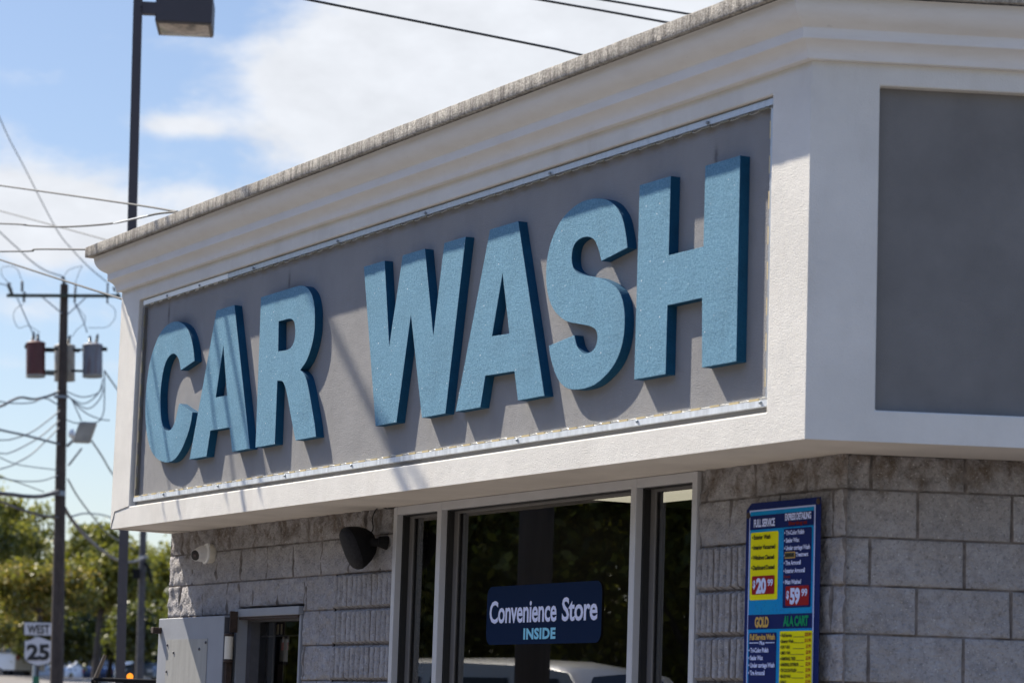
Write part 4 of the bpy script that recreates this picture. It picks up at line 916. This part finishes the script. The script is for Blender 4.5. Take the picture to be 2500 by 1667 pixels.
span([(-150, 1185, 56), (0, 1204, 58), (30, 1207, 58.4), (61, 1211, 58.8), (100, 1211, 59.4), (143, 1200, 59.8)], .046, 'cable', 'lower telecom bundle, thickest cable left of the pole', 'telecom_cable', 'cable', 'telecom cables')
span([(-150, 1180, 56), (0, 1224, 58), (51, 1243, 58.8), (102, 1258, 59.4), (141, 1262, 59.8)], .026, 'cable', 'telecom cable sagging across the tree crown left of the pole', 'telecom_cable', 'cable', 'telecom cables')
span([(158, 1240, 60), (171, 1262, 61), (197, 1295, 64), (228, 1326, 70), (260, 1351, 77), (284, 1365, 82), (314, 1371, 87), (335, 1368, 91), (352, 1360, 94)], .042, 'cable', 'thick telecom cable sagging between the two wooden poles', 'telecom_cable', 'cable', 'telecom cables')
span([(166, 1170, 60), (190, 1212, 64), (224, 1257, 72), (265, 1303, 84), (330, 1340, 94)], .020, 'wire_g', 'thin wire slanting from the transformer pole down to the farther pole')
span([(175, 1260, 62), (205, 1253, 70), (240, 1255, 80), (268, 1262, 87), (340, 1290, 94)], .022, 'wire_g', 'arched wire under the left end of the soffit')
span([(224, 1076, 60), (250, 1115, 62), (276, 1158, 65), (340, 1240, 70)], .020, 'wire_g', 'guy wire slanting down right from the floodlight')
span([(255, 905, 60), (272, 930, 61), (293, 960, 62), (340, 1030, 64)], .018, 'wire_g', 'wire slanting from the grey transformer towards the fascia edge')
# two service drops and a telephone bundle strung in front of the sign, over the forecourt (they throw the thin shadows on it)
TR = -SUN
def drop(pa, pb_, sa, sb, r, label, ext=.3):
    A_, B_ = ony(*pa, LY)-TR*sa, ony(*pb_, LY)-TR*sb; d_ = B_-A_
    A2, B2 = A_-d_*ext, B_+d_*.02
    q = MB(); q.tube([Vector((0, 0, 0)), (B2-A2)*.5, B2-A2], r, 8); o = q.build('overhead_wire', M['wire'], smooth=True); o.location = A2; tag(o, label, 'overhead wire', 'service drops above the forecourt')
drop((362, 820), (432, 1240), 5.5, 3.6, .011, 'service drop above the forecourt shadowing the letter C')
drop((350, 930), (396, 1250), 5.0, 3.8, .007, 'thin service drop above the forecourt beside the one over the letter C')
drop((522, 790), (592, 1240), 6.0, 4.2, .017, 'service drop above the forecourt shadowing the letter A, first of its pair')
drop((545, 740), (625, 1180), 6.4, 4.6, .016, 'service drop above the forecourt shadowing the letter A, second of its pair')
drop((508, 900), (545, 1200), 5.4, 4.4, .012, 'slim service drop above the forecourt left of the pair over the letter A')
drop((770, 740), (995, 1205), 10.5, 8.0, .032, 'heavy cable bundle above the forecourt shadowing the gap before the W')
drop((900, 985), (1042, 1200), 10.5, 8.5, .022, 'lighter cable bundle above the forecourt beside the heavy one')

# ------------------------------------------------------------------ second pole
p2t, p2b = at(352, 1215, 95), at(340, 1667, 95); pf2 = ground_hit(p2t, p2b)
u2 = thing('utility_pole', pf2, 'grey weathered utility pole farther down the road, showing under the soffit', 'utility pole')
q = MB(); q.tube([pf2, p2t], [.135, .11], 12); part(q, 'pole', M['wood2'], u2, smooth=True)
q = MB(); q.obox(at(333, 1400, 94.8), vr*.11, vf*.08, VZ*.16); q.tube([at(352, 1372, 94.8), at(362, 1385, 94.8), at(370, 1420, 94.8)], .05, 8); part(q, 'junction_box', M['black'], u2)
q = MB(); q.lathe([(.16, 0), (.16, .07)], at(350, 1362, 95), VZ, 12); part(q, 'band', M['galv'], u2)
# street pole seen in the shop window
u3 = thing('utility_pole', (-13.37, -5.62, 0), 'stout wooden pole on the forecourt edge, reflected in the shop window', 'utility pole')
q = MB(); q.tube([(-13.37, -5.62, 0), (-13.37, -5.62, 4.5), (-13.35, -5.62, 9.0)], [.170, .160, .14], 18); part(q, 'pole', mat('brown_pole_wood', (.085, .07, .062), .9, var=.25, vscale=4, stretch=(5, 5, .3)), u3, smooth=True)
q = MB(); q.tube([(-13.53, -5.74, 0), (-13.52, -5.74, 6)], .035, 8); part(q, 'conduit', M['galv'], u3)

# ------------------------------------------------------------------ route signs
DS = 62
rs = thing('route_sign', at(93, 1700, DS)*1.0, 'white WEST 25 route marker signs on one post left of the dark pole', 'road sign')
def face(px0, px1, py0, py1, mb, d, outline=None, k=None):
    pass
s0 = at(59, 1587, DS); sw = (at(126, 1587, DS)-s0); wv = sw.normalized(); 
def srect(pxs, d, mb, r=.03):
    a, b, c_, e_ = pxs; P0 = at(a, e_, DS+d); P1 = at(b, e_, DS+d); P2 = at(b, c_, DS+d); P3 = at(a, c_, DS+d); return P0, P1, P2, P3
def sign_plate(mb, outline, d, th=.01):
    P_ = [at(x, y, DS+d) for x, y in outline]; n = len(P_); back = [p+vf*th for p in P_]
    mb.add(P_+back, [tuple(range(n)), tuple(range(2*n-1, n-1, -1))]+[(i, (i+1) % n, n+(i+1) % n, n+i) for i in range(n)])
q = MB(); sign_plate(q, [(57, 1517), (60, 1515), (128, 1517), (130.5, 1520), (130, 1551), (127, 1553), (59, 1551), (56.5, 1548)], 0); o = part(q, 'west_plate', M['sign_k'], rs)
o.matrix_parent_inverse = Matrix.Translation(rs.location).inverted()
q = MB(); sign_plate(q, [(60, 1518.5), (127.5, 1520), (127, 1550), (59.5, 1548.5)], -.012); sub(q, 'plate_face', M['sign_w'], o)
def sign_text(mb, body, px0, px1, pyb, pyt, d, bold=.03, skew=0):
    vs_, fs_ = text(body, 1, 1, bold); xs = [v[0] for v in vs_]; a, b = min(xs), max(xs)
    P_ = [at(px0+(x-a)/(b-a)*(px1-px0), pyb+(pyt-pyb)*y/.72, DS+d) for x, y in vs_]; mb.add(P_, fs_)
q = MB(); sign_text(q, 'WEST', 67, 121, 1545, 1524, -.02, .03); sub(q, 'west_lettering', M['sign_k'], o, recalc=False)
shield = [(59, 1562), (68, 1562), (80, 1557), (94, 1552.5), (108, 1557), (120, 1562), (129, 1563), (128, 1580), (129.5, 1600), (127, 1612), (120, 1619), (108, 1622), (94, 1625.5), (80, 1622), (68, 1617), (60, 1610), (57.5, 1598), (59.5, 1580)]
q = MB(); sign_plate(q, shield, 0); o2 = part(q, 'shield_plate', M['sign_k'], rs); o2.matrix_parent_inverse = Matrix.Translation(rs.location).inverted()
cxp, cyp = 94, 1589
q = MB(); sign_plate(q, [(cxp+(x-cxp)*.955, cyp+(y-cyp)*.955) for x, y in shield], -.012); sub(q, 'shield_face', M['sign_w'], o2)
q = MB(); sign_text(q, '25', 65, 121, 1608.5, 1572, -.02, .045); sub(q, 'route_number', M['sign_k'], o2, recalc=False)
q = MB(); a = at(91, 1500, DS+.03); q.box(a.x-.03, a.x+.03, a.y-.03, a.y+.03, gz(a.x, a.y)-.3, at(91, 1516, DS).z); part(q, 'post', M['galv'], rs)
q = MB(); P0, P1, P2, P3 = srect((80, 96, 1650, 1700), -.03, q); q.add([P0, P1, P2, P3], [(0, 1, 2, 3)]); so_ = part(q, 'green_marker', M['green'], rs); so_.modifiers.new('t', 'SOLIDIFY').thickness = .01

# ------------------------------------------------------------------ trees
def leaf_mesh(name, m, rx, rz, clumps, per, lsize, cr, seed, hollow=.35, flat=.75, bias=0.):
    """leaf-sized faces in ragged clumps through an uneven crown centred on the origin"""
    rnd = random.Random(seed); vs, fs = [], []; cs_ = []
    for i in range(clumps):
        while True:
            v = Vector((rnd.uniform(-1, 1), rnd.uniform(-1, 1), rnd.uniform(-1, 1)))
            if hollow < v.length < 1: break
        k = .80+.38*noise.noise(v*2.3+Vector((seed*3.7, 0, 0)))
        c_ = Vector((v.x*rx*k, v.y*rx*k, v.z*rz*k+bias*rz)); cs_.append(c_)
        r_ = cr*rnd.uniform(.55, 1.25)
        for j in range(int(per*rnd.uniform(.6, 1.3))):
            g_ = Vector((rnd.gauss(0, .5), rnd.gauss(0, .5), rnd.gauss(0, .38)))*r_
            p = c_+g_; s_ = lsize*rnd.uniform(.6, 1.35)
            nrm = Vector((rnd.gauss(0, 1), rnd.gauss(0, 1), rnd.gauss(.5, 1))).normalized(); a = nrm.orthogonal().normalized(); b = nrm.cross(a)
            t_ = rnd.uniform(0, 6.28); a, b = a*math.cos(t_)+b*math.sin(t_), b*math.cos(t_)-a*math.sin(t_)
            o_ = len(vs); vs += [p-a*s_*.5, p+b*s_*.28, p+a*s_*.5, p-b*s_*.28]; fs.append((o_, o_+1, o_+2, o_+3))
    me = bpy.data.meshes.new(name); me.from_pydata([tuple(v) for v in vs], [], fs); me.materials.append(M[m]); return me, cs_
def tree(x, y, zc, rx, rz, m, label, clumps, per, lsize, cr, seed, name='broadleaf_tree', group='trees beyond the road', hollow=.35):
    g0 = gz(x, y); t = thing(name, (x, y, g0), label, 'tree', group)
    me, cs_ = leaf_mesh('crown', m, rx, rz, clumps, per, lsize, cr, seed, hollow)
    c_ = bpy.data.objects.new('crown', me); C.objects.link(c_); c_.parent = t; c_.location = (0, 0, zc-g0)
    q = MB(); h0 = max(.8, zc-g0-rz*.7); q.tube([(0, 0, -.2), (.05, .03, h0*.5), (0, .1, h0), (.1, 0, zc-g0+rz*.3)], [rx*.075, rx*.06, rx*.05, rx*.015], 10)
    rnd = random.Random(seed+5)
    for c2 in rnd.sample(cs_, min(22, len(cs_))):
        st = Vector((0, .08, h0+rnd.uniform(-.1, .9)*rz*.5)); e_ = c2+Vector((0, 0, zc-g0)); mid = st.lerp(e_, .5)+Vector((0, 0, -.12*rz))
        q.tube([st, mid, e_], [rx*.028, rx*.016, rx*.005], 6)
    q.build('trunk', M['bark'], t, smooth=True); return t
def tree_px(px, py, D, rpx, hpx, m, label, clumps, per, ls, cr, seed, **kw):
    c_ = at(px, py, D); k = D/FPX; return tree(c_.x, c_.y, c_.z, rpx*k, hpx*k, m, label, clumps, per, ls, cr, seed, **kw)
tree_px(-70, 1325, 112, 275, 215, 'leaf_a', 'tall olive green tree at the far left edge, under the telecom bundles', 130, 250, .20, .62, 3, hollow=.25)
tree_px(95, 1440, 104, 140, 82, 'leaf_b', 'low tree turning orange behind the dark transformer pole', 60, 190, .19, .50, 8, hollow=.1)
tree_px(245, 1398, 122, 155, 122, 'leaf_a', 'green tree between the transformer pole and the lamp post', 95, 230, .22, .62, 12, hollow=.25)
tree_px(400, 1450, 126, 130, 150, 'leaf_a', 'green tree hard against the left end of the block wall', 75, 230, .22, .62, 17, hollow=.1)
tree_px(330, 1545, 112, 80, 75, 'leaf_c', 'small tree behind the foot of the lamp post', 40, 180, .19, .5, 21, hollow=.1)
tree_px(150, 1515, 138, 185, 110, 'leaf_c', 'dark spreading tree low in the background behind the orange one', 80, 200, .25, .75, 25, hollow=.0)
tree_px(270, 1545, 140, 120, 80, 'leaf_c', 'dark bush-like tree behind the parked cars', 55, 200, .25, .7, 29, hollow=.0)
tree_px(-40, 1500, 132, 160, 80, 'leaf_b', 'autumn tinted tree at the left edge above the canopy roof', 55, 190, .24, .75, 33, hollow=.1)
tree_px(480, 1520, 118, 90, 120, 'leaf_c', 'dark tree mostly hidden behind the block wall', 50, 200, .22, .6, 37, hollow=.1)
# trees across the forecourt, seen only as reflections in the shop window
for i, (x, y, zc, rx, rz, mm, lb, cl_, pr_) in enumerate([(-30.5, -11.8, 5.2, 4.2, 4.6, 'leaf_a', 'large dark tree across the street, reflected left in the window', 150, 170),
        (-26.8, -16.6, 5.6, 4.6, 5.0, 'leaf_r', 'large yellow green tree across the street, reflected right in the window', 150, 170),
        (-37.5, -15.5, 6.4, 5.5, 6.0, 'leaf_c', 'tall dark tree behind the pair reflected in the window', 160, 170), (-33, -22.5, 6.0, 5.0, 5.8, 'leaf_c', 'tall dark tree behind the yellow green reflected one', 150, 170),
        (-21.5, -21.5, 5.0, 4.2, 4.8, 'leaf_c', 'dark tree farthest right among the reflected trees', 140, 150), (-42, -24, 7, 6, 7, 'leaf_c', 'broad dark tree farthest back among the reflected trees', 150, 150)]):
    tree(x, y, zc, rx, rz, mm, lb, cl_, int(pr_*1.9), .19, .95, 50+i, group='trees across the street', hollow=.1)

row = [o for o in bpy.data.objects if o.name.startswith('broadleaf_tree') and o.get('group') == 'trees across the street']
def copy_tree(o, x, y, rz, sc, label):
    c = o.copy(); C.objects.link(c); c.location = (x, y, 0); c.rotation_euler = (0, 0, rz); c.scale = (sc, sc, sc); c['label'] = label
    for ch in o.children:
        d = ch.copy(); C.objects.link(d); d.parent = c
    c['group'] = 'unseen street trees added to cut sky light'
for i, (x, y, sc) in enumerate([(-9, -31, 1.5), (2, -33, 1.6), (13, -36, 1.3), (-20, -33, 1.4)]):  # trees out of view, added to cut light from the low sky
    copy_tree(row[(i*2+2) % len(row)], x, y, 1.3*i, sc, 'big dark street tree added out of view opposite the shop to cut sky light')
tree_px(60, 1600, 150, 150, 60, 'leaf_c', 'dark hedge-like tree behind the route signs', 60, 190, .28, .8, 71, hollow=.0)
tree_px(215, 1598, 165, 120, 50, 'leaf_c', 'dark shrubby tree behind the dark blue car', 50, 190, .28, .8, 73, hollow=.0)
# ------------------------------------------------------------------ vehicles
def vehicle(name, label, cat_, x, y, ang, paint, L_=4.6, Wd=1.8, Ht=1.45, kind='car', group=None):
    z0 = gz(x, y); t = thing(name, (x, y, z0), label, cat_, group); t.rotation_euler = (0, 0, ang)
    if kind == 'van':
        pr = [(-.5, .25), (-.5, .62), (-.495, .86), (-.47, .965), (-.40, .992), (-.1, 1.0), (.12, .985), (.20, .955), (.315, .66), (.34, .60), (.455, .53), (.495, .46), (.5, .25)]
        gls = [(-.45, -.20), (-.18, .04), (.06, .22)]; zg0, zg1 = .60, .90
    else:
        pr = [(-.5, .28), (-.5, .52), (-.48, .64), (-.40, .68), (-.30, .90), (-.22, .98), (-.05, 1.0), (.06, .975), (.22, .70), (.42, .60), (.48, .52), (.5, .36), (.5, .28)]
        gls = [(-.28, -.05), (-.03, .14)]; zg0, zg1 = .70, .93
    n = len(pr); cut = [0, .25, .5, .75, 1]
    ws = [(-1, .0), (-.97, .0), (-.80, .0), (0, .0), (.80, .0), (.97, .0), (1, .0)]
    vs = []
    for (wy, _) in ws:
        for (a, b) in pr:
            tuck = 1-.17*max(0, (b-.6)/.4)**1.2; crown = 1-.035*max(0, b-.55)/.45*(wy*wy); edge = 1-(.02 if abs(wy) == 1 else 0)
            vs.append((a*L_*edge, wy*Wd/2*tuck, b*Ht*crown))
    q = MB(); m = len(ws)
    q.add(vs, [(i*n+j, i*n+(j+1), (i+1)*n+j+1, (i+1)*n+j) for i in range(m-1) for j in range(n-1)]+[(i*n, (i+1)*n, (i+1)*n+n-1, i*n+n-1) for i in range(m-1)]+[tuple(range(n)), tuple((m-1)*n+j for j in range(n-1, -1, -1))])
    body = q.build('body', M[paint], t, smooth=45)
    for s in (-1, 1):
        for (a, b) in gls:
            q = MB(); tk = lambda h: 1-.17*max(0, (h-.6)/.4)**1.2
            w0, w1 = s*(Wd/2*tk(zg0)+.004), s*(Wd/2*tk(zg1)+.004); sh = .03 if b > .1 else 0
            q.add([(a*L_, w0, zg0*Ht), (b*L_, w0, zg0*Ht), ((b-sh*1.6)*L_, w1, zg1*Ht), ((a+.01)*L_, w1, zg1*Ht)], [(0, 1, 2, 3)]); q.build('side_window', M['car_glass'], t)
    def band(i, name_, m_):
        (a0, b0), (a1, b1) = pr[i], pr[i+1]; q = MB()
        def P_(u_, wy):
            a = a0+(a1-a0)*u_; b = b0+(b1-b0)*u_; tk = 1-.17*max(0, (b-.6)/.4)**1.2; cr_ = 1-.035*max(0, b-.55)/.45*wy*wy
            nx_, nz_ = (b0-b1)*Ht, (a1-a0)*L_; ln = math.hypot(nx_, nz_); return (a*L_-nx_/ln*-.008*0+(-nx_/ln)*-.0+(.008 if a > 0 else -.008), wy*Wd/2*tk*.86, b*Ht*cr_+.006)
        q.add([P_(.08, -1), P_(.92, -1), P_(.92, 0), P_(.92, 1), P_(.08, 1), P_(.08, 0)], [(0, 1, 2, 5), (5, 2, 3, 4)]); q.build(name_, M[m_], t)
    if kind == 'van': band(7, 'windscreen', 'car_glass')
    else: band(7, 'windscreen', 'car_glass'); band(3, 'rear_window', 'car_glass')
    for s in (-1, 1):
        q = MB(); q.box(.485*L_, .503*L_, s*Wd*.38-.13, s*Wd*.38+.13, .42*Ht, .50*Ht); q.build('headlight', M['whitelamp'], t, bevel=.01)
        q = MB(); q.box(-.503*L_, -.49*L_, s*Wd*.40-.09, s*Wd*.40+.09, .46*Ht, .60*Ht); q.build('tail_light', M['redlamp'], t, bevel=.01)
        for ax_ in (-.31, .32):
            q = MB(); q.lathe([(.20, 0), (.32, .01), (.33, .05), (.33, .17), (.32, .21)], (ax_*L_, s*(Wd/2-.20), .33), (0, s, 0), 24); wl = q.build('wheel', M['tyre'], t, smooth=True)
            q = MB(); q.lathe([(.20, .205), (.19, .216), (.05, .20)], (ax_*L_, s*(Wd/2-.20), .33), (0, s, 0), 20); q.build('rim', M['rim'], wl, smooth=True)
    return t
vehicle('parked_van', 'silver van parked on the forecourt, reflected along the bottom of the window', 'van', -17.0, -7.75, math.atan2(-.35, .94), 'car_silver', 5.2, 1.95, 2.33, 'van')
def car_px(px, D, ang, paint, label, **kw):
    c_ = at(px, 1600, D); return vehicle('parked_car', label, 'car', c_.x, c_.y, ang, paint, group='parked cars in the distance', **kw)
av = math.atan2(FW.y, FW.x)
car_px(240, 150, av+.12, 'car_blue', 'dark blue car under the trees, left of the lamp post foot')
car_px(318, 156, av+.3, 'car_grey', 'grey car right of the lamp post foot')
car_px(162, 148, av+2.9, 'car_white', 'white car just right of the dark transformer pole')
car_px(388, 140, av+2.8, 'car_grey', 'pale grey car at the edge of the folded steel door', Ht=1.6)
car_px(190, 70, av+1.4, 'car_sky', 'pale blue car, only its roof showing at the bottom edge', Ht=1.40)
c_ = at(-18, 1600, 142); vehicle('parked_van', 'white van below the dark canopy at the far left', 'van', c_.x, c_.y, av+.9, 'car_white', 5.4, 2.0, 2.3, 'van')
# pickup with a ladder rack close behind the building
tk = at(330, 1660, 24.0); dr_ = Vector((vf.x, vf.y, 0)); an = math.atan2(dr_.y, dr_.x)
tc = at(228, 1660, 24.0)+vr*.85+vf*1.6; zr = at(300, 1660, 24).z
tr = thing('pickup_truck', (tc.x, tc.y, 0), 'work truck behind the building, its black ladder rack and amber lamp at the bottom edge', 'truck'); tr.rotation_euler = (0, 0, an)
q = MB(); L_, Wd = 5.4, 1.75
prt = [(-2.7, .45), (-2.7, 1.02), (-2.65, 1.05), (-.65, 1.05), (-.62, 1.08), (-.55, 1.60), (-.35, 1.70), (.55, 1.70), (.75, 1.64), (1.35, 1.12), (2.45, 1.04), (2.65, .95), (2.7, .45)]
n = len(prt); q.add([(a, s*Wd/2*(.86 if b > 1.3 else 1), b) for s in (-1, 1) for a, b in prt], [(i, i+1, n+i+1, n+i) for i in range(n-1)]+[tuple(range(n-1, -1, -1)), tuple(n+i for i in range(n)), (0, n, 2*n-1, n-1)]); q.build('body', M['car_grey'], tr, bevel=.03)
for s in (-1, 1):
    for a in (-1.7, 1.75):
        q = MB(); q.lathe([(.22, 0), (.36, .01), (.37, .05), (.37, .2), (.35, .23)], (a, s*(Wd/2-.2), .37), (0, s, 0), 24); q.build('wheel', M['tyre'], tr, smooth=True)
    q = MB(); q.add([(-.45, s*.757, 1.15), (.95, s*.80, 1.15), (.62, s*.757, 1.6), (-.42, s*.757, 1.6)], [(0, 1, 2, 3)]); q.build('side_window', M['car_glass'], tr)
q = MB(); zz = zr
for a in (-1.6, .3, 1.4): q.tube([(a, -.85, zz), (a, .85, zz)], .018, 10)
for s in (-1, 1):
    q.tube([(-1.75, s*.80, zz-.036), (1.5, s*.80, zz-.036)], .018, 10); q.tube([(-1.6, s*.85, 1.0), (-1.6, s*.85, zz)], .02, 10); q.tube([(.3, s*.80, 1.62), (.3, s*.80, zz-.03)], .02, 10)
q.build('ladder_rack', M['black'], tr, smooth=True)
am = at(317, 1655, 24.0); iv = tr.matrix_basis.inverted() if False else (Matrix.Translation(tr.location) @ Matrix.Rotation(an, 4, 'Z')).inverted(); al = iv @ am
q = MB(); q.lathe([(.020, 0), (.026, .006), (.028, .026), (.020, .042), (.006, .050)], (al.x, al.y, zz+.012), (0, 0, 1), 16); q.build('amber_lamp', M['amber'], tr, smooth=True)
a_, b_ = iv @ at(226, 1672, 24.0), iv @ at(257, 1598, 24.0); q = MB(); q.tube([a_, b_], [.019, .015], 8); q.build('raised_stay', M['bronze_edge'], tr, smooth=True)

# ------------------------------------------------------------------ far buildings
c_ = at(-45, 1600, 145); cb = thing('canopy_building', (c_.x, c_.y, gz(c_.x, c_.y)), 'dark flat roofed canopy building at the far left edge', 'building')
q = MB(); q.box(-3.2, 1.9, -1.5, 3.5, 4.15-.75, 4.15+.25); part_ = q.build('canopy_roof', mat('dark_fascia_board', (.02, .02, .022), .7), cb); cb.rotation_euler = (0, 0, av-math.pi/2)
q = MB()
for x in (-3, 0, 1.7): q.box(x-.08, x+.08, -1.2, -1.04, 0, 3.4)
q.build('post', M['black'], cb); q = MB(); q.box(-3, 1.7, 2.8, 3.3, 0, 3.4); q.build('wall', mat('brown_wall', (.10, .09, .085), .9), cb)
c_ = at(225, 1600, 175); hs = thing('far_house', (c_.x, c_.y, gz(c_.x, c_.y)), 'far house front with white porch columns under a dark roof', 'house'); hs.rotation_euler = (0, 0, av-math.pi/2)
q = MB(); q.box(-.75, 1.05, -.6, 5, 2.72, 3.05); q.box(-2.2, 2.6, 2.0, 8, 0, 2.7); q.build('porch_roof', mat('slate_roof', (.03, .032, .04), .8), hs)
for x in (-.5, .05, .55):
    q = MB(); q.box(x-.13, x+.13, -.4, -.14, 0, 2.72); q.build('porch_column', M['sign_w'], hs)
